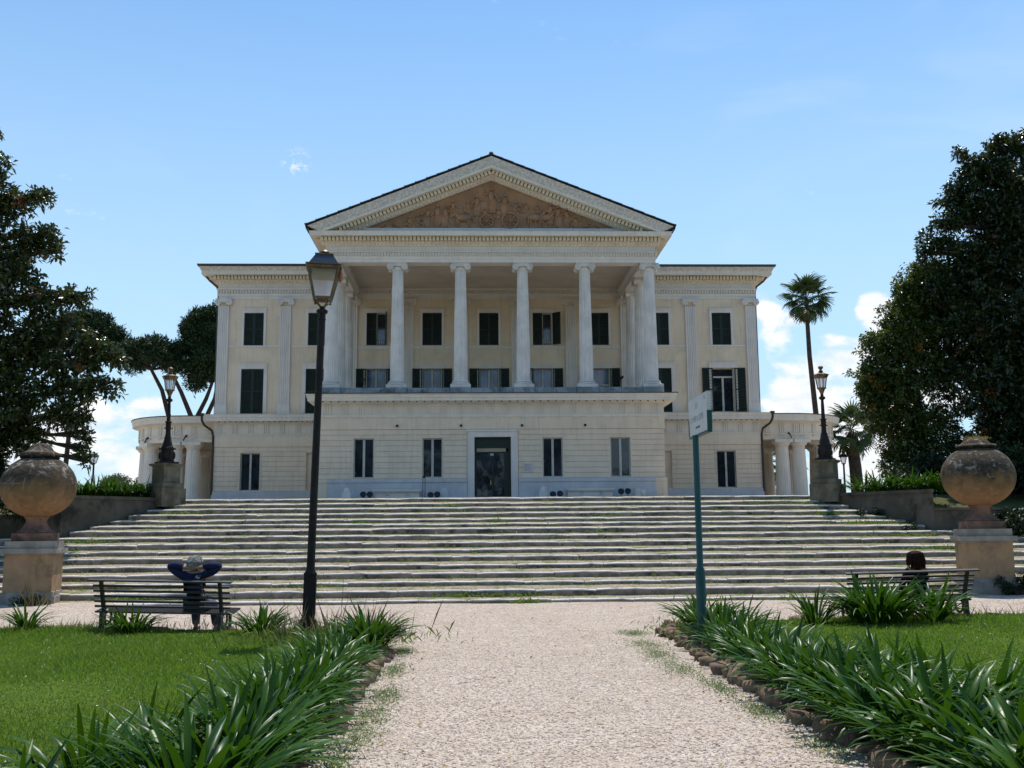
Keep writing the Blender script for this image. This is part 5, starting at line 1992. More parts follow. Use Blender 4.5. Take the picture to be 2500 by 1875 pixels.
mb.tube([on_bowl(-1.12 + .8 * k / 8, 2.80 + .012 * math.sin(k)) for k in range(9)], .005, 4)
for a_, z0, z1 in ((-.95, 2.68, 2.88), (-.70, 2.72, 2.90), (-.40, 2.66, 2.92)):
    mb.tube([on_bowl(a_ + .01 * k, z0 + (z1 - z0) * k / 4) for k in range(5)], .005, 4)
_un = bpy.data.objects['stone_urn']
_bowl = [c for c in _un.children if c.name.startswith('bowl')][0]
_ro = Matrix.LocRotScale(_un.location, _un.rotation_euler.to_quaternion(), None).inverted()
mb.v = [tuple(_ro @ Vector(p)) for p in mb.v]
mk('chalk_mark', mb, pmat('chalk', (.36, .33, .28), None, 20, .95, .05), _bowl, (0, 0, 0), True)
urn(11.32, 23.85, .16, R_(-12), 'huge terracotta urn with a dry tuft on its lid, right of the stairs', True)


# ================================================================== LAMPS
def lantern_post():
    x, y = -3.40, 16.1
    t = thing('street_lamp', 'tall dark square lamp post with a brass framed lantern standing on the lawn edge', 'lamp post', (x, y, 0))
    lean = R_(1.35)
    t.rotation_euler = (0, lean, R_(7))
    t.scale = (.9, .9, .972)

    def L(name, mb, mat, smooth=False, parent=t, loc=(0, 0, 0)):
        return mk(name, mb, mat, parent, loc, True, smooth=smooth)
    mb = MB()
    mb.box(-.165, .165, -.165, .165, -.05, .10)
    mb.box(-.15, .15, -.15, .15, .1005, .27)
    mb.box(-.135, .135, -.135, .135, .2705, .30)
    L('base', mb, 'iron')
    mb = MB()
    mb.box(-.105, .105, -.105, .105, .3005, 1.0)
    mb.box(-.112, .112, -.112, .112, 1.0005, 1.03)
    mb.add([(s_ * .10, r_ * .10, 1.0305) for s_, r_ in ((-1, -1), (1, -1), (1, 1), (-1, 1))] + [(s_ * .07, r_ * .07, 1.09) for s_, r_ in ((-1, -1), (1, -1), (1, 1), (-1, 1))],
           [(0, 1, 5, 4), (1, 2, 6, 5), (2, 3, 7, 6), (3, 0, 4, 7)])
    mb.box(-.092, .022 + .09, .107, .115, .35, .95)
    L('lower_post', mb, 'iron')
    mb = MB()
    mb.lathe([(.074, 1.0), (.07, 1.4), (.060, 5.18)], n=16)
    mb.lathe([(.062, 5.18), (.075, 5.20), (.075, 5.22), (.06, 5.23), (.052, 5.30), (.095, 5.315), (.105, 5.345), (.095, 5.37), (.05, 5.385), (.045, 5.43)], n=16)
    L('post', mb, 'iron', True)
    zb, zt_ = 5.56, 6.06
    wb, wt = .15, .27
    mb = MB()
    for s_, r_ in ((-1, -1), (1, -1), (1, 1), (-1, 1)):
        mb.tube([(s_ * .03, r_ * .03, 5.42), (s_ * .07, r_ * .07, 5.47), (s_ * .125, r_ * .125, 5.52), (s_ * wb, r_ * wb, 5.55)], .014, 6)
        mb.ball((s_ * .135, r_ * .135, 5.505), .022, 6, 5)
    mb.lathe([(.05, 5.505), (.12, 5.52), (.13, 5.54), (.11, 5.558)], n=12)
    L('bracket', mb, 'brass')
    mb = MB()
    cs = ((-1, -1), (1, -1), (1, 1), (-1, 1))
    for i, (s_, r_) in enumerate(cs):
        a, b = Vector((s_ * wb, r_ * wb, zb)), Vector((s_ * wt, r_ * wt, zt_))
        dv = (b - a)
        q = dv.to_track_quat('Z', 'Y')
        mb.cbox((a + b) / 2, .034, .034, dv.length, q)
        s2, r2 = cs[(i + 1) % 4]
        for (w_, z_, th) in ((wb, zb, .04), (wt, zt_ + .01, .05)):
            p, q_ = Vector((s_ * w_, r_ * w_, z_)), Vector((s2 * w_, r2 * w_, z_))
            dd_ = q_ - p
            ho = abs(dd_.x) > abs(dd_.y)
            mb.cbox((p + q_) / 2, (dd_.length + .03) if ho else .034, .034 if ho else (dd_.length - .036), th)
    mb.box(-wt - .05, wt + .05, -wt - .05, wt + .05, zt_ + .036, zt_ + .052)
    lf = L('lantern_frame', mb, 'brass')
    mb = MB()
    for i, (s_, r_) in enumerate(cs):
        s2, r2 = cs[(i + 1) % 4]
        mb.quad((s_ * wb * .99, r_ * wb * .99, zb + .02), (s2 * wb * .99, r2 * wb * .99, zb + .02), (s2 * wt * .99, r2 * wt * .99, zt_ - .02), (s_ * wt * .99, r_ * wt * .99, zt_ - .02))
    mk('lantern_glass', mb, 'lampglass', lf, (0, 0, 0), True)
    mb = MB()
    mb.box(-.2, .2, -.2, .2, zt_ - .13, zt_ - .02)
    mk('reflector', mb, 'paper', lf, (0, 0, 0), True)
    mb = MB()
    z0, z1 = zt_ + .0525, zt_ + .235
    lo = [(s_ * (wt + .0), r_ * (wt + .0), z0) for s_, r_ in cs]
    hi = [(s_ * .155, r_ * .155, z1) for s_, r_ in cs]
    mb.add(lo + hi, [(0, 1, 5, 4), (1, 2, 6, 5), (2, 3, 7, 6), (3, 0, 4, 7), (4, 5, 6, 7)])
    mk('lantern_roof', mb, pmat('dark_glossy_sheet', (.035, .045, .06), None, 3, .18, .6), lf, (0, 0, 0), True)
    mb = MB()
    mb.box(-.165, .165, -.165, .165, z1 + .0005, z1 + .022)
    mb.lathe([(.045, z1 + .022), (.05, z1 + .035), (.085, z1 + .055), (.09, z1 + .075), (.06, z1 + .105), (.0, z1 + .115)], n=14)
    mk('finial', mb, 'brass', lf, (0, 0, 0), True, smooth=True)
    mb = MB()
    mb.ball((wt + .03, wt * .3, zt_ - .06), (.045, .07, .12), 8, 6)
    mk('photocell_cover', mb, pmat('copper_cover', (.32, .14, .08), None, 4, .5, .4, metal=.3), lf, (0, 0, 0), True, smooth=True)


lantern_post()


def ornate_lamp(x, y, z, rz, lab):
    g = 'ornate lamps on pedestals at the top of the stairs'
    p = thing('lamp_pedestal', 'mossy square stone pedestal under the ornate lamp ' + lab, 'pedestal', (x, y, z), rz, 'pedestals of the ornate lamps')
    for nm, s_, z0, z1 in (('plinth', .42, -.25, .30), ('step', .36, .3005, .46), ('die', .29, .4605, .95)):
        mb = MB()
        mb.box(-s_, s_, -s_, s_, z0, z1)
        mk(nm, mb, 'lampstone', p, local=True)
    mb = MB()
    mb.add([(s_ * .29, r_ * .29, .9505) for s_, r_ in ((-1, -1), (1, -1), (1, 1), (-1, 1))] + [(s_ * .36, r_ * .36, 1.0) for s_, r_ in ((-1, -1), (1, -1), (1, 1), (-1, 1))],
           [(0, 1, 5, 4), (1, 2, 6, 5), (2, 3, 7, 6), (3, 0, 4, 7), (4, 5, 6, 7)])
    mb.box(-.365, .365, -.365, .365, 1.0005, 1.045)
    mk('cap', mb, 'lampstone', p, local=True)
    t = thing('ornate_lamp', 'ornate cast iron lamp with glazed lantern ' + lab, 'lamp post', (x, y, z + 1.046), rz, g)
    mb = MB()
    mb.box(-.25, .25, -.25, .25, 0, .06)
    mb.lathe([(.23, .06), (.24, .10), (.20, .14), (.215, .22), (.22, .34), (.19, .46), (.20, .50), (.175, .53), (.15, .62), (.12, .72), (.11, .80), (.085, .86), (.075, 1.0)], n=20, flute=8, depth=.12)
    for k in range(4):
        a = k * PI / 2 + PI / 4
        mb.ball((.2 * math.cos(a), .2 * math.sin(a), .25), (.05, .05, .12), 7, 6)
        mb.ball((.2 * math.cos(a), .2 * math.sin(a), .46), (.06, .06, .04), 7, 5)
    mk('base', mb, 'iron', t, local=True, smooth=True)
    mb = MB()
    mb.lathe([(.07, 1.0), (.075, 1.06), (.13, 1.075), (.13, 1.09), (.075, 1.11), (.08, 1.25), (.11, 1.27), (.11, 1.285), (.06, 1.30), (.05, 1.7), (.042, 1.88), (.08, 1.905), (.105, 1.945), (.08, 1.985), (.042, 2.0), (.055, 2.04), (.04, 2.06)], n=16)
    mk('shaft', mb, 'iron', t, local=True, smooth=True)
    mb = MB()
    mb.lathe([(.04, 2.06), (.05, 2.08), (.10, 2.20), (.125, 2.235), (.15, 2.24), (.15, 2.262), (.12, 2.265)], n=8)
    for k in range(8):
        a = k * PI / 4
        mb.tube([(.125 * math.cos(a), .125 * math.sin(a), 2.26), (.178 * math.cos(a), .178 * math.sin(a), 2.58)], .011, 5)
    mb.lathe([(.15, 2.575), (.20, 2.58), (.245, 2.665), (.25, 2.68), (.20, 2.69), (.09, 2.74), (.06, 2.76), (.075, 2.79), (.04, 2.82), (.04, 2.85), (.075, 2.88), (.085, 2.92), (.06, 2.95), (.02, 2.97)], n=8)
    lf = mk('lantern', mb, 'brass', t, local=True)
    mb = MB()
    mb.lathe([(.12, 2.265), (.172, 2.575)], n=8, caps=False)
    mk('lantern_glass', mb, 'lampglass', lf, (0, 0, 0), True)


ornate_lamp(-10.13, 30.75, 2.70, R_(52), 'at the left end of the terrace')
ornate_lamp(10.05, 30.75, 2.70, R_(-35), 'at the right end of the terrace')


def far_lamp(x, y, z, h, lab):
    t = thing('garden_lamp', lab, 'lamp post', (x, y, z), 0, 'small lamps far behind the villa')
    mb = MB()
    mb.lathe([(.10, 0), (.1, .5), (.06, .55), (.05, h - .62), (.09, h - .6), (.04, h - .56)], n=10)
    mk('post', mb, 'iron', t, local=True, smooth=True)
    mb = MB()
    for k in range(4):
        a = k * PI / 2 + .4
        mb.tube([(.12 * math.cos(a), .12 * math.sin(a), h - .56), (.22 * math.cos(a), .22 * math.sin(a), h - .2)], .018, 5)
    mb.lathe([(.10, h - .57), (.13, h - .55), (.12, h - .54)], n=8)
    mb.lathe([(.24, h - .2), (.28, h - .17), (.16, h - .04), (.05, h - .02), (.06, h + .04), (.0, h + .08)], n=8)
    lf = mk('lantern', mb, 'iron', t, local=True)
    mb = MB()
    mb.lathe([(.115, h - .55), (.215, h - .2)], n=8, caps=False)
    mk('lantern_glass', mb, 'lampglass', lf, (0, 0, 0), True)


far_lamp(-21.4, 55, 2.95, 3.1, 'small lantern lamp far left behind the wall plants')
far_lamp(19.6, 55, 2.95, 2.85, 'small lantern lamp far right between the colonnade and palm trunk')


# ================================================================== SIGN
def sign():
    x, y = 2.47, 14.7
    t = thing('sign_post', 'tall teal green pole carrying a white notice box turned almost edge on', 'sign', (x, y, 0))
    mb = MB()
    mb.lathe([(.072, -.1), (.072, 1.02), (.064, 1.05), (.048, 1.09), (.045, 3.0), (.044, 3.003)], n=18)
    mk('pole', mb, 'greenpole', t, local=True, smooth=True)
    # the box runs back from its near edge, 1.35 m deep and half a metre high
    p0, p1 = Vector((.10, -.50, 0)), Vector((.10, .72, 0))
    dv = (p1 - p0)
    a = math.atan2(dv.y, dv.x)
    c = (p0 + p1) / 2
    rt = (0, 0, a)
    L_ = dv.length
    mb = MB()
    mb.box(-L_ / 2, L_ / 2, -.03, .03, 3.04, 3.60)
    pb = mk('panel', mb, 'signwhite', t, (c.x, c.y, 0), True, rt)
    mb = MB()
    mb.box(-L_ / 2 - .01, L_ / 2 + .01, -.035, .035, 3.005, 3.037)
    mb.box(-L_ / 2 - .012, -L_ / 2 - .001, -.036, .036, 3.04, 3.32)
    mb.box(L_ / 2 + .001, L_ / 2 + .02, -.04, .04, 3.04, 3.30)
    mk('panel_frame', mb, 'greenpole', t, (c.x, c.y, 0), True, rt)
    r = random.Random(3)
    mb, m2 = MB(), MB()
    x_ = -.35
    while x_ < .4:
        w_ = r.uniform(.05, .09)
        mb.box(x_, x_ + .018, .0301, .0325, 3.235, 3.325)
        if r.random() < .7:
            mb.box(x_ + .02, x_ + w_ - .01, .0301, .0325, r.choice((3.235, 3.28, 3.305)), r.choice((3.25, 3.295, 3.325)))
        if r.random() < .6:
            mb.box(x_ + w_ - .022, x_ + w_ - .006, .0301, .0325, 3.235, 3.325)
        x_ += w_ + .025
    for x_ in (.02, .1):
        mb.box(x_, x_ + .03, .0301, .0325, 3.42, 3.52)
    mb.box(-.5, -.42, .0301, .0325, 3.50, 3.56)
    for k in range(5):
        m2.box(-.12 + k * .06, -.08 + k * .06, .0301, .0325, 3.125, 3.155)
    mk('lettering', mb, 'faded', pb, (0, 0, 0), True)
    mk('lettering', m2, 'print', pb, (0, 0, 0), True)


sign()


# ================================================================== BENCHES
def bench(x, y, z, rz, roll, L_, lab):
    t = thing('park_bench', lab, 'bench', (x, y, z), rz, 'slatted benches facing the stairs')
    t.rotation_euler = (0, roll, rz)
    # y+ is the sitting side; the camera sees the back
    for k in range(5):
        mb = MB()
        mb.cbox((0, 0, 0), L_ * .985, .03, .036, Quaternion((1, 0, 0), R_(14)))
        mk('slat', mb, 'benchwood', t, (0, -.06 - .032 * k, .435 + .086 * k), True)
    mb = MB()
    mb.cbox((0, -.25, .872), L_ * 1.03, .11, .026, Quaternion((1, 0, 0), R_(10)))
    mk('top_rail', mb, 'benchwood', t, local=True)
    for k in range(6):
        mb = MB()
        mb.box(-L_ * .5, L_ * .5, -.03, .03, -.016, .016)
        mk('slat', mb, 'benchwood', t, (0, .02 + .078 * k, .335 + .012 * k), True)
    for s_ in (-1, 1):
        mb = MB()
        X = s_ * (L_ / 2 - .17)
        w_ = .032
        # back upright and cast legs with an open ring
        for (pts, hw) in (([(-.02, .36), (-.22, .87)], .028), ([(-.02, .40), (-.14, .16), (-.17, 0)], .032), ([(.40, .40), (.44, .18), (.43, 0)], .030), ([(-.05, .31), (.46, .37)], .022), ([(-.17, .02), (-.24, 0.0)], .025)):
            mb.tube([(X, p[0], p[1]) for p in pts], hw, 8)
        mb.tube([(X, .13 + .13 * math.cos(a * PI / 8), .24 + .13 * math.sin(a * PI / 8)) for a in range(17)], .022, 6)
        mk('leg', mb, 'benchiron', t, local=True, smooth=True)
        mb = MB()
        mb.box(X - .03, X + .03, -.15, -.06, -.0, .36)
        mb.cbox((X, -.165, .63), .055, .03, .54, Quaternion((1, 0, 0), R_(20)))
        mk('bracket', mb, 'benchiron', t, local=True)
    return t


bench(-6.04, 17.45, -.02, R_(-4), R_(1.3), 2.34, 'slatted bench on the left with a person in navy seated at its right end')
bench(7.0, 18.2, -.02, R_(4), R_(-.9), 2.42, 'slatted bench on the right half hidden by strap-leaved plants')


# ================================================================== PEOPLE
def skin_obj(name, nodes, edges, mat, parent, sub=2, root=0):
    """one continuous tapering surface grown round a skeleton"""
    me = bpy.data.meshes.new(name)
    me.from_pydata([n[0] for n in nodes], edges, [])
    me.materials.append(M[mat])
    o = bpy.data.objects.new(name, me)
    COL.objects.link(o)
    o.parent = parent
    md = o.modifiers.new('skin', 'SKIN')
    md.use_smooth_shade = True
    md.branch_smoothing = .6
    sv = me.skin_vertices[0].data
    for i, n in enumerate(nodes):
        r = n[1] if isinstance(n[1], tuple) else (n[1], n[1])
        sv[i].radius = r
        sv[i].use_root = i == root
    s_ = o.modifiers.new('sub', 'SUBSURF')
    s_.levels = sub
    s_.render_levels = sub
    return o


def hand(nodes, edges, wrist, dirv, side, nrm_):
    """palm and five fingers added to a body skeleton; dirv towards the fingertips, side towards the thumb"""
    dirv, side, nrm_ = Vector(dirv).normalized(), Vector(side).normalized(), Vector(nrm_).normalized()
    w = Vector(nodes[wrist][0])
    nodes.append(((w + dirv * .045).to_tuple(), (.032, .018)))
    palm = len(nodes) - 1
    edges.append((wrist, palm))
    for k, (off, ln) in enumerate(((.028, .075), (.010, .085), (-.008, .08), (-.026, .062))):
        prev = palm
        p = w + dirv * .085 + side * off
        for j, fr in enumerate((0, .45, .8, 1.0)):
            q = p + dirv * ln * fr + nrm_ * (.03 * fr * fr)
            nodes.append((q.to_tuple(), .0085 - .001 * j))
            edges.append((prev, len(nodes) - 1))
            prev = len(nodes) - 1
    prev = palm
    for j, (a, b_) in enumerate(((.01, .04), (.04, .055), (.065, .06))):
        q = w + dirv * (.03 + a) + side * b_ + nrm_ * .01 * j
        nodes.append((q.to_tuple(), .0105 - .001 * j))
        edges.append((prev, len(nodes) - 1))
        prev = len(nodes) - 1


def person_left():
    t = thing('person', 'person seen from behind in a navy jersey, hands clasped behind a grey head', 'person', (-5.52, 17.45, -.04))
    t.rotation_euler = (0, 0, R_(-4))
    t.scale = (1.06, 1.0, 1.0)
    # body: torso, neck and head, arms folded up behind the head, legs bent over the seat
    N = [((0, .06, .50), .14), ((0, .02, .68), .135), ((0, -.05, .87), .15), ((0, -.09, .985), .115), ((0, -.09, 1.05), .055), ((.0, -.075, 1.10), .074), ((0, -.06, 1.17), (.092, .105)), ((0, -.055, 1.23), .074),
         ((-.165, -.085, .965), .085), ((-.33, -.07, 1.06), .066), ((-.405, -.07, 1.15), .060), ((-.22, -.13, 1.135), .048), ((-.10, -.168, 1.095), .030),
         ((.165, -.085, .965), .085), ((.33, -.07, 1.055), .066), ((.415, -.07, 1.14), .060), ((.23, -.13, 1.13), .048), ((.105, -.172, 1.10), .030),
         ((-.10, .10, .49), .09), ((-.13, .48, .47), .062), ((-.13, .47, .28), .055), ((-.12, .46, .07), .036), ((-.13, .58, .035), .032),
         ((.10, .10, .49), .09), ((.16, .48, .47), .062), ((.20, .44, .28), .055), ((.24, .38, .07), .036), ((.26, .50, .035), .032)]
    E = [(0, 1), (1, 2), (2, 3), (3, 4), (4, 5), (5, 6), (6, 7), (3, 8), (8, 9), (9, 10), (10, 11), (11, 12), (3, 13), (13, 14), (14, 15), (15, 16), (16, 17), (0, 18), (18, 19), (19, 20), (20, 21), (21, 22), (0, 23), (23, 24), (24, 25), (25, 26), (26, 27)]
    nodes, edges = list(N), list(E)
    hand(nodes, edges, 12, (1, -.1, -.05), (0, 0, 1), (0, .5, 0))
    hand(nodes, edges, 17, (-1, -.25, -.05), (0, 0, 1), (0, .5, 0))
    # nose and chin on the far side
    nodes.append(((0, .035, 1.12), .02))
    edges.append((6, len(nodes) - 1))
    nodes.append(((0, .02, 1.05), .035))
    edges.append((5, len(nodes) - 1))
    for s_ in (-1, 1):
        nodes.append(((s_ * .088, -.05, 1.135), (.012, .03)))
        edges.append((6, len(nodes) - 1))
    skin_obj('body', nodes, edges, 'skin', t)
    g = lambda i, k=1.16, a=.012: (N[i][0], (N[i][1] * k + a) if not isinstance(N[i][1], tuple) else N[i][1])
    T = [g(0), g(1), g(2, 1.14, .02), g(3, 1.2, .02), ((0, -.10, 1.035), .088), g(8), g(9), g(10), g(11), ((-.13, -.158, 1.105), .046), g(13), g(14), g(15), g(16), ((.135, -.16, 1.11), .046)]
    TE = [(0, 1), (1, 2), (2, 3), (3, 4), (3, 5), (5, 6), (6, 7), (7, 8), (8, 9), (3, 10), (10, 11), (11, 12), (12, 13), (13, 14), (2, 15), (2, 16), (1, 17), (1, 18)]
    T += [((-.12, -.06, .86), .125), ((.12, -.06, .86), .125), ((-.10, .0, .67), .12), ((.10, .0, .67), .12)]
    skin_obj('jersey', T, TE, 'navy', t)
    J = [((0, .08, .50), .15), g(18, 1.12, .012), g(19, 1.12, .012), g(20, 1.2, .015), ((-.12, .465, .10), .062), g(23, 1.12, .012), g(24, 1.12, .012), g(25, 1.2, .015), ((.235, .385, .10), .065)]
    JE = [(0, 1), (1, 2), (2, 3), (3, 4), (0, 5), (5, 6), (6, 7), (7, 8)]
    skin_obj('trousers', J, JE, 'jeans', t)
    for (x, y, r_) in ((-.125, .52, 0), (.25, .45, -.15)):
        mb = MB()
        mb.ball((0, 0, .045), (.05, .14, .05), 10, 7)
        mb.box(-.045, .045, -.13, .13, -.0, .02)
        mk('shoe', mb, 'shoe', t, (x, y, .0), True, (0, 0, r_), True)
    mb = MB()
    mb.ball((0, -.062, 1.185), (.118, .125, .118), 18, 14, Quaternion((1, 0, 0), .5))
    mb.v = [(x * (1 + .04 * math.sin(z * 70 + x * 50)), y, z + .006 * math.sin(x * 70)) for x, y, z in mb.v if True]
    r = random.Random(4)
    for k in range(46):
        a = PI * .92 + k * PI * 1.16 / 45
        q = r.uniform(.94, 1.08)
        mb.tube([(.015 * math.cos(a), -.05 + .015 * math.sin(a), 1.30), (.085 * q * math.cos(a), -.06 + .09 * q * math.sin(a), 1.275), (.121 * q * math.cos(a), -.065 + .128 * q * math.sin(a), 1.20), (.112 * q * math.cos(a), -.06 + .12 * q * math.sin(a), 1.10 + r.uniform(-.02, .02))], [.008, .014, .016, .004], 5)
    mk('hair', mb, 'greyhair', t, local=True, smooth=True)
    mb = MB()
    for k in range(5):
        mb.cbox((.065 + .014 * k, -.186 + .004 * k, .945 + .018 * math.sin(k * 1.9)), .011, .006, .03, Quaternion((0, 1, 0), .4 * (k % 3 - 1)))
    mk('printed_motif', mb, 'signwhite', t, local=True)
    for s_ in (-1, 1):
        mb = MB()
        mb.ball((s_ * .035, .028, 1.165), (.014, .01, .009), 8, 6)
        mk('eye', mb, 'signwhite', t, local=True, smooth=True)


def person_right():
    t = thing('person', 'person seen from behind with bushy dark brown hair, in black, on the right bench', 'person', (7.2, 18.3, -.06))
    t.rotation_euler = (0, 0, R_(4))
    N = [((0, .06, .50), .13), ((0, .03, .66), .115), ((0, -.03, .83), .125), ((0, -.06, .95), .085), ((0, -.055, 1.02), .047), ((0, -.04, 1.075), .065), ((0, -.025, 1.145), (.08, .092)), ((0, -.02, 1.2), .065),
         ((-.15, -.05, .93), .058), ((-.21, .02, .74), .045), ((-.20, .16, .60), .038), ((-.10, .27, .57), .026), ((.15, -.05, .93), .058), ((.21, .02, .74), .045), ((.20, .16, .60), .038), ((.10, .27, .57), .026),
         ((-.09, .10, .49), .085), ((-.11, .46, .47), .058), ((-.11, .46, .27), .05), ((-.11, .44, .07), .034), ((-.11, .55, .035), .03), ((.09, .10, .49), .085), ((.11, .46, .47), .058), ((.11, .46, .27), .05), ((.11, .44, .07), .034), ((.11, .55, .035), .03)]
    E = [(0, 1), (1, 2), (2, 3), (3, 4), (4, 5), (5, 6), (6, 7), (3, 8), (8, 9), (9, 10), (10, 11), (3, 12), (12, 13), (13, 14), (14, 15), (0, 16), (16, 17), (17, 18), (18, 19), (19, 20), (0, 21), (21, 22), (22, 23), (23, 24), (24, 25)]
    nodes, edges = list(N), list(E)
    hand(nodes, edges, 11, (.8, .5, -.1), (0, 0, 1), (0, 0, -1))
    hand(nodes, edges, 15, (-.8, .5, -.1), (0, 0, 1), (0, 0, -1))
    nodes.append(((0, .07, 1.105), .019))
    edges.append((6, len(nodes) - 1))
    nodes.append(((0, .05, 1.035), .033))
    edges.append((5, len(nodes) - 1))
    skin_obj('body', nodes, edges, 'skin', t)
    g = lambda i, k=1.16, a=.012: (N[i][0], (N[i][1] * k + a) if not isinstance(N[i][1], tuple) else N[i][1])
    skin_obj('jumper', [g(0), g(1), g(2), g(3), ((0, -.06, .99), .065), g(8), g(9), g(10), ((-.13, .24, .575), .038), g(12), g(13), g(14), ((.13, .24, .575), .038)],
             [(0, 1), (1, 2), (2, 3), (3, 4), (3, 5), (5, 6), (6, 7), (7, 8), (3, 9), (9, 10), (10, 11), (11, 12)], 'blackcloth', t)
    skin_obj('trousers', [((0, .08, .50), .145), g(16, 1.12, .012), g(17, 1.12, .012), g(18, 1.2, .014), ((-.11, .445, .10), .056), g(21, 1.12, .012), g(22, 1.12, .012), g(23, 1.2, .014), ((.11, .445, .10), .056)],
             [(0, 1), (1, 2), (2, 3), (3, 4), (0, 5), (5, 6), (6, 7), (7, 8)], 'blackcloth', t)
    for s_ in (-1, 1):
        mb = MB()
        mb.ball((0, 0, .04), (.045, .13, .045), 10, 7)
        mk('shoe', mb, 'shoe', t, (s_ * .11, .50, 0), True, smooth=True)
        mb = MB()
        mb.ball((s_ * .033, .062, 1.145), (.013, .009, .009), 8, 6)
        mk('eye', mb, 'signwhite', t, local=True, smooth=True)
    mb = MB()
    mb.ball((0, -.06, 1.13), (.135, .125, .145), 16, 12)
    mb.v = [(x * (1.0 + .12 * max(0, (1.13 - z) / .15)), min(y, .03), z) for x, y, z in mb.v]
    r = random.Random(8)
    for k in range(70):
        a = PI * .9 + r.uniform(0, PI * 1.2)
        q = r.uniform(.9, 1.14)
        mb.tube([(.03 * math.cos(a), -.06 + .03 * math.sin(a), 1.27), (.11 * q * math.cos(a), -.06 + .11 * q * math.sin(a), 1.22 * 1.0 + r.uniform(-.01, .02)), (.145 * q * math.cos(a), -.06 + .13 * q * math.sin(a), 1.1), (.14 * q * math.cos(a) + r.uniform(-.02, .02), -.06 + .12 * q * math.sin(a), .97 + r.uniform(-.03, .05))], [.012, .018, .018, .005], 5)
    mk('hair', mb, 'darkhair', t, local=True, smooth=True)


person_left()
person_right()
mb = MB()
mb.ball((0, 0, .0), (.05, .04, .04), 8, 6)
mb.ball((.09, .01, .005), (.045, .04, .04), 8, 6)
bagm = mk('white_bag', mb, 'signwhite', None, (6.85, 18.35, .46), smooth=True)
tag(bagm, 'small white bundle on the right bench beside the person in black', 'bag')

# ================================================================== TREES
def leafy(blobs, n_leaf, size, width, seed, ros=6, shell=.55, droop=.35, upbias=.25, sprig=.0):
    """leaves in rosettes spread through overlapping crown lobes (x, y, z, radius, flatten)"""
    g = np.random.default_rng(seed)
    wts = np.array([b[3] ** 2 for b in blobs])
    nr = n_leaf // ros
    idx = g.choice(len(blobs), nr, p=wts / wts.sum())
    B = np.array([b[:3] for b in blobs])[idx]
    Rr = np.array([b[3] for b in blobs])[idx]
    Fl = np.array([b[4] if len(b) > 4 else .85 for b in blobs])[idx]
    d_ = g.normal(size=(nr, 3))
    d_ /= np.linalg.norm(d_, axis=1, keepdims=True)
    rad = Rr * (shell + (1 - shell) * g.random(nr) ** .6) * (.88 + .17 * np.sin(d_[:, 0] * 9 + idx * 1.7) * np.cos(d_[:, 2] * 8 + d_[:, 1] * 9))
    stray = g.random(nr) < .05
    rad = np.where(stray, rad * g.uniform(1.0, 1.28, nr), rad)
    C = B + d_ * rad[:, None] * np.stack([np.ones(nr), np.ones(nr), Fl], 1)
    if sprig:                                  # shoots that stand out of the crown
        ns = int(nr * sprig / 7)
        if1 = g.choice(len(blobs), ns, p=wts / wts.sum())
        ds = g.normal(size=(ns, 3))
        ds[:, 2] += .25
        ds /= np.linalg.norm(ds, axis=1, keepdims=True)
        Ls = g.uniform(.95, 1.55, ns)
        Bs = np.array([b[:3] for b in blobs])[if1]
        Rs = np.array([b[3] for b in blobs])[if1]
        tt = np.linspace(.75, 1, 7)
        Cs = (Bs[:, None] + ds[:, None] * (Rs * np.minimum(Ls, 1 + .55 / Rs))[:, None, None] * tt[None, :, None] + g.normal(0, .03, (ns, 7, 3))).reshape(-1, 3)
        m_ = min(len(Cs), nr)
        C[:m_] = Cs[:m_]
        d_[:m_] = np.repeat(ds, 7, 0)[:m_]
    ax = d_ + g.normal(0, .45, (nr, 3))
    ax[:, 2] += upbias
    ax /= np.linalg.norm(ax, axis=1, keepdims=True)
    P = np.repeat(C, ros, 0) + g.normal(0, size * .35, (nr * ros, 3))
    A = np.repeat(ax, ros, 0)
    D = g.normal(size=(nr * ros, 3))
    D /= np.linalg.norm(D, axis=1, keepdims=True)
    D = D * .85 + A * .6
    D /= np.linalg.norm(D, axis=1, keepdims=True)
    VL, FL = [], []
    global rng
    keep = rng
    rng = g
    add_leaves(VL, FL, P, D, size * g.uniform(.65, 1.2, nr * ros), width * g.uniform(.8, 1.2, nr * ros), droop, fold=.12)
    rng = keep
    return np.concatenate(VL), np.concatenate(FL)


def limbs(mb, base, top, r0, blobs, seed, every=1, twig=.03):
    """trunk with a branch reaching into each crown lobe"""
    r = random.Random(seed)
    base, top = Vector(base), Vector(top)
    n_ = 7
    pts = [base.lerp(top, k / (n_ - 1)) + Vector((r.uniform(-1, 1), r.uniform(-1, 1), 0)) * (.0 if k == 0 else r0 * .5) for k in range(n_)]
    mb.tube(pts, [r0 * (1.25 if k == 0 else 1 - .75 * k / (n_ - 1)) for k in range(n_)], 10)
    for i, b in enumerate(blobs):
        if i % every:
            continue
        c = Vector(b[:3])
        f_ = min(.95, max(.2, (c.z - base.z - b[3] * .8) / max(.1, top.z - base.z)))
        k = f_ * (n_ - 1)
        k0 = min(n_ - 2, int(k))
        p = pts[k0].lerp(pts[k0 + 1], k - k0)
        m1 = p.lerp(c, .5) + Vector((r.uniform(-.2, .2), r.uniform(-.2, .2), r.uniform(-.1, .3)))
        mb.tube([p, m1, c], [r0 * (.42 - .25 * f_), r0 * .2, twig], 6)
        for q in range(3):
            dv = Vector((r.uniform(-1, 1), r.uniform(-1, 1), r.uniform(-.4, 1))).normalized() * b[3] * .85
            mb.tube([m1.lerp(c, .6), c + dv * .5 + Vector((0, 0, .1)), c + dv], [twig, twig * .8, twig * .35], 5)


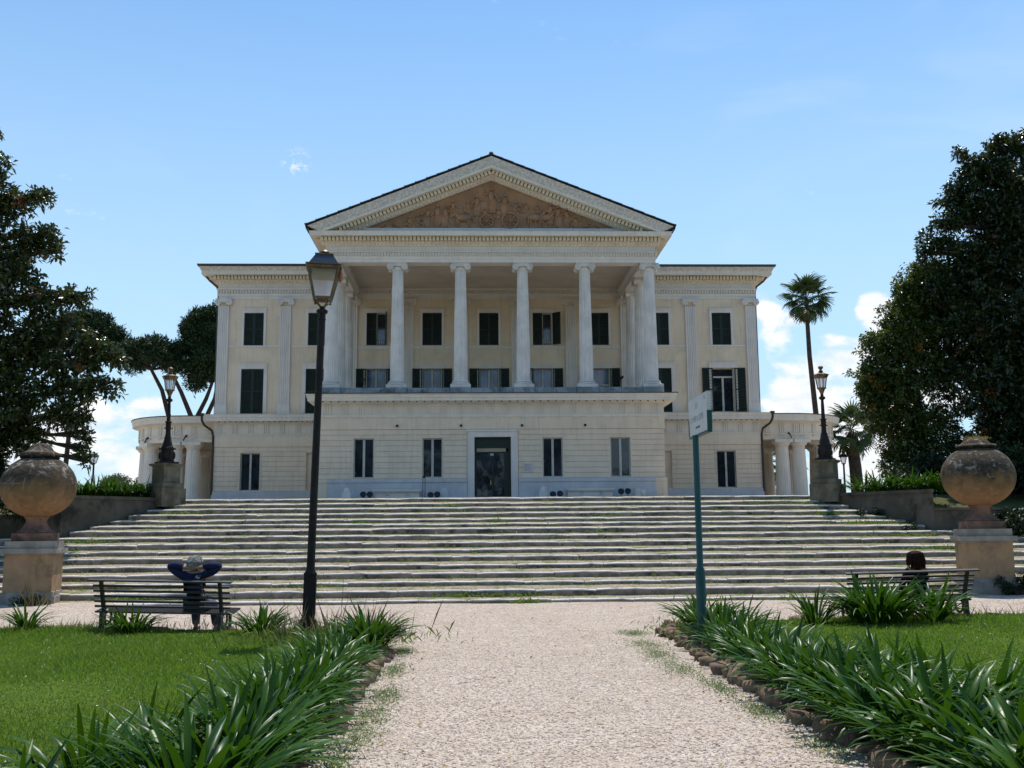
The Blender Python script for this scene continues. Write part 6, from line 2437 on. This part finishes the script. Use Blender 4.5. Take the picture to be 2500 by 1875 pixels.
def tree(name, label, cat, base, top, r0, blobs, n_leaf, size, width, mat, bark, seed, group=None, **k):
    t = thing(name, label, cat, base, 0, group)
    mb = MB()
    limbs(mb, base, top, r0, blobs, seed, twig=max(.02, r0 * .1))
    mk('trunk', mb, bark, t, (0, 0, 0), smooth=True)
    V, F = leafy(blobs, n_leaf, size, width, seed, **k)
    put('crown', np_mesh('crown', V, F, mat), t, (0, 0, 0))
    return t


def X28(px, pz):
    return px


LM = [  # lobes of the left magnolia
    (-13.9, 28.3, 11.0, .50), (-13.25, 28.1, 11.25, .38), (-12.95, 28.0, 11.15, .28), (-14.6, 28.5, 11.5, .55), (-14.55, 28.3, 12.2, .38), (-14.9, 28.0, 13.0, .45), (-14.6, 28.2, 10.6, .6),
    (-13.6, 28.2, 10.1, .55), (-13.0, 28.2, 9.9, .48), (-12.75, 28.0, 10.15, .3), (-12.65, 28.0, 9.55, .3), (-13.6, 28.3, 9.6, .5), (-14.6, 28.8, 9.5, .85), (-14.1, 28.2, 8.9, .6), (-13.4, 28.1, 8.9, .45),
    (-14.2, 28.0, 8.0, .9), (-13.2, 28.2, 8.3, .7), (-12.55, 28.2, 8.25, .5), (-12.0, 28.0, 8.15, .36), (-11.7, 28.0, 8.3, .22), (-13.2, 28.4, 7.3, .9), (-12.3, 28.2, 7.4, .6),
    (-11.75, 28.2, 7.0, .5), (-11.2, 28.1, 6.75, .42), (-10.9, 28.1, 6.5, .35), (-11.6, 28.2, 6.4, .5), (-12.5, 28.3, 6.5, .75), (-11.35, 28.0, 5.75, .5), (-10.85, 28.0, 5.65, .36), (-12.1, 28.2, 5.6, .7), (-13.4, 28.2, 5.6, 1.0), (-13.5, 28.3, 6.7, .9), (-14.7, 28.4, 6.8, 1.2), (-14.9, 28.2, 5.2, 1.2),
    (-12.3, 28.0, 4.9, .55), (-11.8, 28.0, 4.8, .4), (-11.6, 27.9, 4.3, .26), (-11.55, 27.9, 3.9, .2), (-11.4, 27.9, 3.6, .17), (-13.5, 28.1, 4.7, .65), (-16.2, 28.7, 8.5, 1.4), (-16.4, 28.5, 11.5, 1.2), (-16.5, 28.5, 5.8, 1.5), (-17.8, 29, 9.5, 1.8), (-17.9, 29, 6.5, 1.8), (-16.6, 29, 13.6, 1.1), (-15.6, 28.7, 4.2, 1.0), (-14.3, 28.2, 4.0, .7)]
tree('magnolia_tree', 'big dark glossy-leaved magnolia on the left, branches reaching over the left urn', 'tree', (-16.4, 29.2, 2.6), (-16.0, 29.0, 13.0), .34, [(a, b, c, r * (.84 if a > -14.4 and c > 5 else 1)) for a, b, c, r in LM] + [(-14.0, 28.2, 4.6, .8), (-13.0, 28.2, 4.3, .5), (-15.0, 28.4, 3.6, .8), (-14.2, 28.2, 3.5, .5)], 58000, .19, .08, 'magnolia', 'bark', 21, shell=.3, sprig=.16)
RM = [
    (17.9, 33.2, 14.7, .7), (18.4, 33.2, 15.1, .5), (17.5, 33.0, 14.9, .4), (17.2, 33.0, 14.1, .7), (16.6, 33.0, 14.2, .45), (16.2, 33.0, 14.5, .3), (16.5, 33.0, 13.6, .6), (16.0, 33.2, 13.2, .5), (15.7, 33.0, 12.9, .35), (16.3, 33.1, 12.6, .7), (15.7, 32.9, 12.1, .55), (15.2, 32.9, 11.9, .4), (14.75, 32.8, 11.3, .4), (14.55, 32.8, 10.9, .3), (15.4, 32.8, 11.1, .6),
    (17.2, 33.0, 12.4, 1.1), (18.5, 33.3, 12.8, 1.5), (17.5, 33, 13.5, 1.0), (15.9, 32.7, 10.3, .8), (16.6, 32.8, 10.4, 1.1), (18.0, 32.9, 10.4, 1.5), (16.9, 32.6, 8.5, 1.5), (18.8, 33, 7.8, 1.9), (15.6, 32.5, 8.3, 1.3), (15.0, 32.6, 9.6, .7), (19.8, 33.5, 10.6, 2.0), (19.6, 33.4, 14.2, 1.4), (17.3, 32.5, 6.3, 1.7), (19.3, 32.8, 5.6, 2.0), (15.7, 32.2, 6.2, 1.4),
    (17.6, 32.2, 4.1, 1.5), (16.1, 32.0, 4.2, 1.2), (19.8, 32.4, 3.9, 1.6), (15.1, 32.0, 4.0, 1.0), (21.2, 33.5, 8.0, 2.0), (21.0, 33.5, 12.5, 1.8), (21.5, 33.3, 5.0, 1.9), (16.6, 31.4, 3.2, 1.1), (18.4, 31.4, 3.0, 1.2), (15.0, 31.4, 3.1, .8), (20.3, 31.4, 3.0, 1.3),
    (18.2, 33.2, 11.6, 1.6), (20.5, 33.5, 9.2, 1.8), (16.2, 32.8, 9.3, 1.1), (17.9, 32.8, 7.2, 1.6), (16.4, 32.4, 7.2, 1.2), (18.4, 32.6, 4.9, 1.6), (16.6, 32.0, 5.1, 1.1), (17.2, 33.2, 11.2, 1.2), (19.3, 33.2, 9.0, 1.7), (20.6, 32.6, 6.5, 1.7), (15.9, 31.6, 3.4, .9), (19.6, 31.6, 3.1, 1.2), (14.6, 31.5, 3.0, .6), (15.2, 33.0, 7.3, .9)]
tree('magnolia_tree', 'huge dark glossy-leaved magnolia filling the right edge behind the right urn', 'tree', (18.6, 33.4, 2.6), (18.4, 33.4, 14.2), .4, RM, 150000, .19, .08, 'magnolia', 'bark', 22, shell=.3, sprig=.06)
RL = [
    (14.7, 33.6, 9.3, 1.0), (14.0, 33.4, 9.0, .75), (14.0, 33.4, 9.85, .4), (13.6, 33.3, 7.9, .9), (13.0, 33.2, 7.0, .75), (12.75, 33.1, 7.9, .45), (14.5, 33.3, 7.0, 1.2), (12.6, 33.1, 6.4, .55), (12.35, 33.0, 6.9, .25), (13.4, 33.2, 5.8, .9), (12.8, 33.1, 5.2, .65),
    (13.5, 33.2, 4.5, .8), (14.5, 33.2, 5.0, 1.1), (13.3, 33.2, 3.7, .65), (14.5, 33.2, 3.6, .9), (15.2, 33.6, 8.8, 1.1), (12.55, 33.1, 5.75, .4), (14.9, 33.4, 10.4, .7), (14.45, 33.3, 9.8, .55), (15.2, 33.3, 10.0, .9), (14.2, 33.2, 8.2, .8), (13.5, 33.2, 8.6, .4), (15.6, 33.4, 9.6, 1.0), (12.3, 33, 6.1, .3), (13.2, 33.2, 6.5, .8)]
tree('laurel_tree', 'lighter green bushy evergreen in front of the right magnolia, beside the short palm', 'tree', (14.4, 33.5, 2.6), (14.3, 33.5, 8.5), .2, RL, 60000, .15, .065, 'laurel', 'bark', 23, shell=.3, sprig=.12)


def umbrella(label, stems, blobs, n_, seed):
    t = thing('umbrella_pine', label, 'tree', stems[0][0], 0, 'umbrella pines behind the villa')
    for st_ in stems:
        mb = MB()
        k = len(st_)
        mb.tube([Vector(p) for p in st_], [.29 * (1 - .5 * i / (k - 1)) for i in range(k)], 8)
        mk('trunk', mb, 'pinebark', t, (0, 0, 0), smooth=True)
    g = np.random.default_rng(seed)
    # bumpy cushions of needles
    sub = []
    for b in blobs:
        m_ = max(5, int(11 * b[3]))
        for k in range(m_):
            d_ = g.normal(size=3)
            d_ /= np.linalg.norm(d_)
            d_[2] = abs(d_[2]) if g.random() < .75 else d_[2]
            sub.append((b[0] + d_[0] * b[3] * .8, b[1] + d_[1] * b[3] * .8, b[2] + d_[2] * b[3] * .55, g.uniform(.55, .95), .75))
        sub.append((b[0], b[1], b[2], b[3] * .8, .6))
    V, F = leafy(sub, n_, .42, .11, seed, ros=5, shell=.55, droop=.0, upbias=.5)
    put('crown', np_mesh('crown', V, F, 'pine'), t, (0, 0, 0))
    mb = MB()
    r = random.Random(seed)
    for b in blobs:
        s_ = r.choice(stems)[-1]
        mb.tube([s_, Vector(s_).lerp(Vector(b[:3]), .6), b[:3]], [.14, .1, .05], 6)
    mk('branch', mb, 'pinebark', t, (0, 0, 0), smooth=True)


umbrella('umbrella pine with a flat crown and forked leaning trunks left of the villa', [[(-28.7, 95, 2.9), (-29.6, 95, 12.5), (-30.4, 95, 15.2), (-31.5, 95, 17.2)], [(-26.4, 95, 2.9), (-27.5, 95, 12.5), (-28.6, 95, 15.0), (-29.9, 95, 17.5)]],
         [(-34.0, 95, 18.4, 1.1), (-33.0, 95, 19.0, 1.2), (-32, 95, 18.4, 1.3), (-31.2, 94.6, 19.1, 1.3), (-30.2, 95, 18.3, 1.3), (-29.5, 95.5, 19.0, 1.2), (-33.2, 96, 17.8, 1.1), (-30.7, 94, 18.0, 1.1), (-29.3, 95, 17.4, 1.0)], 26000, 31)
umbrella('tall umbrella pine right beside the left wing of the villa', [[(-26.2, 96, 2.9), (-27.3, 96, 12.8), (-26.5, 96, 14.5), (-26.0, 96, 16.0)], [(-26.6, 96, 2.9), (-26.4, 96, 12.8), (-25.7, 96, 14.5), (-25.3, 96, 17.0)], [(-24.4, 96, 2.9), (-24.9, 96, 13), (-25.1, 96, 15.5), (-25.0, 96, 17)]],
         [(-28.2, 96, 20.6, 1.2), (-27.6, 96, 21.6, 1.1), (-26.6, 96, 22.3, 1.2), (-25.6, 96, 22.6, 1.2), (-24.5, 96, 22.6, 1.3), (-27.5, 96, 19.3, 1.4), (-26, 95.5, 20.3, 1.6), (-24.6, 96, 20.6, 1.6), (-26.5, 95.5, 18.2, 1.5), (-25, 96, 18.4, 1.5), (-27.6, 96, 17.4, 1.1), (-26.6, 96, 16.7, .9), (-27.3, 96, 15.9, .5), (-25.4, 96, 16.9, 1.0), (-23.4, 96.5, 21.5, 1.4), (-23, 96, 19.0, 1.4)], 46000, 32)
umbrella('umbrella pine whose rounded crown shows behind the left magnolia', [[(-40, 97, 2.9), (-39.6, 97, 12), (-39.3, 97, 17)]],
         [(-36.0, 97, 20.6, 1.2), (-37.0, 97, 21.6, 1.3), (-38.2, 97, 22.0, 1.4), (-39.6, 97, 22.0, 1.5), (-41, 97, 21.6, 1.5), (-35.4, 97, 19.6, .9), (-37, 97, 20, 1.4), (-39, 97, 20.4, 1.6), (-41.2, 97, 20, 1.5)], 26000, 33)


# ------------------------------------------------------------------ palms
def fan_mesh(seed, mat='palm', petiole=1.0, blade=.95, droop=.5):
    """fan leaf: stalk along +x then a pleated blade of about twenty segments with hanging tips"""
    r = random.Random(seed)
    b = MB()
    b.tube([(0, 0, 0), (petiole * .5, 0, .06), (petiole, 0, 0)], [.025, .018, .012], 4)
    n_ = 19
    for k in range(n_):
        a = (k / (n_ - 1) - .5) * R_(215)
        L_ = blade * (1 - .28 * abs(k / (n_ - 1) - .5) * 2) * r.uniform(.9, 1.08)
        c, s_ = math.cos(a), math.sin(a)
        w_ = .055
        pts = []
        for q, (f_, ww) in enumerate(((0, .012), (.45, w_), (.72, w_ * .6), (1.0, .006))):
            zz = -droop * L_ * max(0, f_ - .35) ** 1.6 - .05 * f_
            xx = petiole + L_ * f_ * c * (1 - .25 * droop * max(0, f_ - .5))
            yy = L_ * f_ * s_
            pts.append(((xx - s_ * ww, yy + c * ww, zz - .02), (xx, yy, zz + .012), (xx + s_ * ww, yy - c * ww, zz - .02)))
        vs = [p for t_ in pts for p in t_]
        fs = []
        for q in range(3):
            o = q * 3
            fs += [(o, o + 3, o + 4, o + 1), (o + 1, o + 4, o + 5, o + 2)]
        b.add(vs, fs)
    return b.mesh('frond', mat)


FAN = [fan_mesh(60 + k, droop=.35 + .15 * k) for k in range(4)]
FAND = [fan_mesh(70, 'palmdry', .8, .8, .9), fan_mesh(71, 'palmdry', .9, .7, 1.1)]


def fan_palm(label, base, path, r0, r1, s_, n_, seed, nd=14):
    t = thing('fan_palm', label, 'palm', base, 0, 'fan palms right of the villa')
    mb = MB()
    k = len(path)
    mb.tube(path, [r0 + (r1 - r0) * i / (k - 1) for i in range(k)], 10)
    mk('trunk', mb, 'bark', t, (0, 0, 0), smooth=True)
    top = Vector(path[-1]) - Vector(base)
    r = random.Random(seed)
    for i in range(n_ + nd):
        dry = i >= n_
        el_ = R_(82) - R_(150) * ((i + .5) / n_) if not dry else R_(r.uniform(-82, -62))
        az = i * 2.39996 + r.uniform(-.25, .25)
        o = bpy.data.objects.new('frond', (FAND if dry else FAN)[r.randrange(2 if dry else 4)])
        COL.objects.link(o)
        o.parent = t
        q = Quaternion((0, 0, 1), az) @ Quaternion((0, 1, 0), -el_) @ Quaternion((1, 0, 0), r.uniform(-.5, .5))
        sc = s_ * r.uniform(.85, 1.1) * (.75 if dry else 1)
        o.matrix_basis = Matrix.LocRotScale(top + Vector((0, 0, -.4 if dry else .1 * s_)), q, Vector((sc, sc, sc)))


fan_palm('tall slim fan palm standing against the clouds right of the villa', (24.5, 73, 2.9), [(24.75, 73, 2.9), (24.6, 73, 7), (24.35, 73, 11), (24.15, 73, 14.5), (24.12, 73, 17.2), (24.12, 73, 18.7)], .24, .13, 1.12, 40, 5)
fan_palm('short thick fan palm between the right colonnade and the dark evergreens', (20.3, 55, 2.9), [(20.32, 55, 2.9), (20.25, 55, 5), (20.1, 55, 7.0)], .36, .3, .92, 28, 6, 10)
fan_palm('low fan palm seen through the columns of the right colonnade', (22.5, 75, 2.9), [(22.5, 75, 2.9), (22.4, 75, 6.5)], .3, .25, 1.1, 24, 9, 8)


# ------------------------------------------------------------------ shrubs
def shrub(label, cx_, cy_, z, w, h, n_, size, mat, seed, cat='shrub', name='shrub', group=None):
    r = random.Random(seed)
    bl = []
    for k in range(9):
        bl.append((cx_ + r.uniform(-.5, .5) * w, cy_ + r.uniform(-.3, .3) * w, z + h * r.uniform(.25, .75), min(w, h) * r.uniform(.22, .36)))
    t = thing(name, label, cat, (cx_, cy_, z), 0, group)
    mb = MB()
    for b in bl:
        mb.tube([(cx_ + r.uniform(-.1, .1) * w, cy_, z - .05), (cx_ * .5 + b[0] * .5, cy_ * .5 + b[1] * .5, z + h * .3), b[:3]], [.035, .025, .012], 5)
    mk('stem', mb, 'bark', t, (0, 0, 0))
    V, F = leafy(bl, n_, size, size * .4, seed, shell=.3)
    put('foliage', np_mesh('foliage', V, F, mat), t, (0, 0, 0))


shrub('feathery grey-green olive bush far left beyond the wall plants, its left half', -22.6, 60, 2.8, 2.4, 2.9, 9000, .15, 'olive', 41, 'bush', 'olive_bush', 'olive bushes beyond the wall')
shrub('feathery grey-green olive bush far left, touching the colonnade', -20.9, 60, 2.8, 2.4, 2.9, 9000, .15, 'olive', 42, 'bush', 'olive_bush', 'olive bushes beyond the wall')
shrub('dark bush under the left magnolia, left of the urn', -14.1, 27.6, 1.9, 3.2, 2.2, 9000, .14, 'shrub', 43)
shrub('dark bush hanging low behind the left urn', -15.6, 26.6, .6, 3.0, 2.6, 8000, .14, 'shrub', 44)
shrub('dark bush at the foot of the right urn pedestal', 11.6, 22.95, .08, .9, .55, 2600, .07, 'shrub', 45)
shrub('dark weedy bush at the foot of the left urn pedestal', -10.6, 22.9, .08, .6, .3, 700, .06, 'shrub', 46)
for k, (x, y, z, w, h, lab) in enumerate(((13.6, 31.4, 2.6, 2.0, 1.5, 'dark bush on the right wall, nearest the lamp'), (15.4, 30.4, 2.5, 2.6, 2.0, 'dark bush on the right wall, middle of three'), (17.6, 29.6, 2.3, 3.0, 2.4, 'dark bush on the right wall, hidden by the right urn'),
                                          (14.6, 27.4, .9, 2.4, 1.6, 'dark undergrowth below the right wall, left of the urn'), (17.0, 26.8, .6, 3.0, 1.8, 'dark undergrowth below the right wall at the right edge'))):
    shrub(lab, x, y, z, w, h, 7000, .15, 'shrub', 47 + k)
for k, (x, y, z, w, h, lab) in enumerate(((-11.0, 28.55, 1.5, 1.2, .6, 'dark weedy bush on the left stair flank, upper one'), (-12.2, 26.9, 1.1, 1.6, .8, 'dark weedy bush on the left stair flank, lower one'),
                                          (10.75, 29.2, 1.9, 1.0, .7, 'dark weedy bush on the right stair flank, uppermost'), (11.5, 28.1, 1.5, 1.0, .6, 'dark weedy bush on the right stair flank, middle'), (12.6, 26.8, 1.0, 1.4, .7, 'dark weedy bush on the right stair flank, lowest'))):
    shrub(lab, x, y, z - .1, w * .75, h * .6, 1500, .08, 'shrub', 57 + k)
for k, (x, y, z, w, h, lab) in enumerate(((17.6, 66, 2.9, 3, 3.2, 'green shrub seen through the right colonnade'), (-18.6, 75, 2.9, 3, 1.8, 'low green shrub seen through the left colonnade'), (19.9, 50, 2.9, 1.6, .9, 'bright green shrub behind the right lamp pedestal'))):
    shrub(lab, x, y, z, w, h, 5000, .16, 'laurel', 67 + k)

# the wooded side of the park behind the camera, which the window panes mirror
g = np.random.default_rng(91)
bl = []
for k in range(72):
    x = -90 + k * 2.5
    bl.append((x, -52 + g.uniform(-4, 4), g.uniform(2.5, 17), g.uniform(2.6, 4.8), 1.1))
V, F = leafy(bl, 80000, .85, .45, 92, shell=.6)
put('woods', np_mesh('woods', V, F, 'shrub'), kind='stuff')
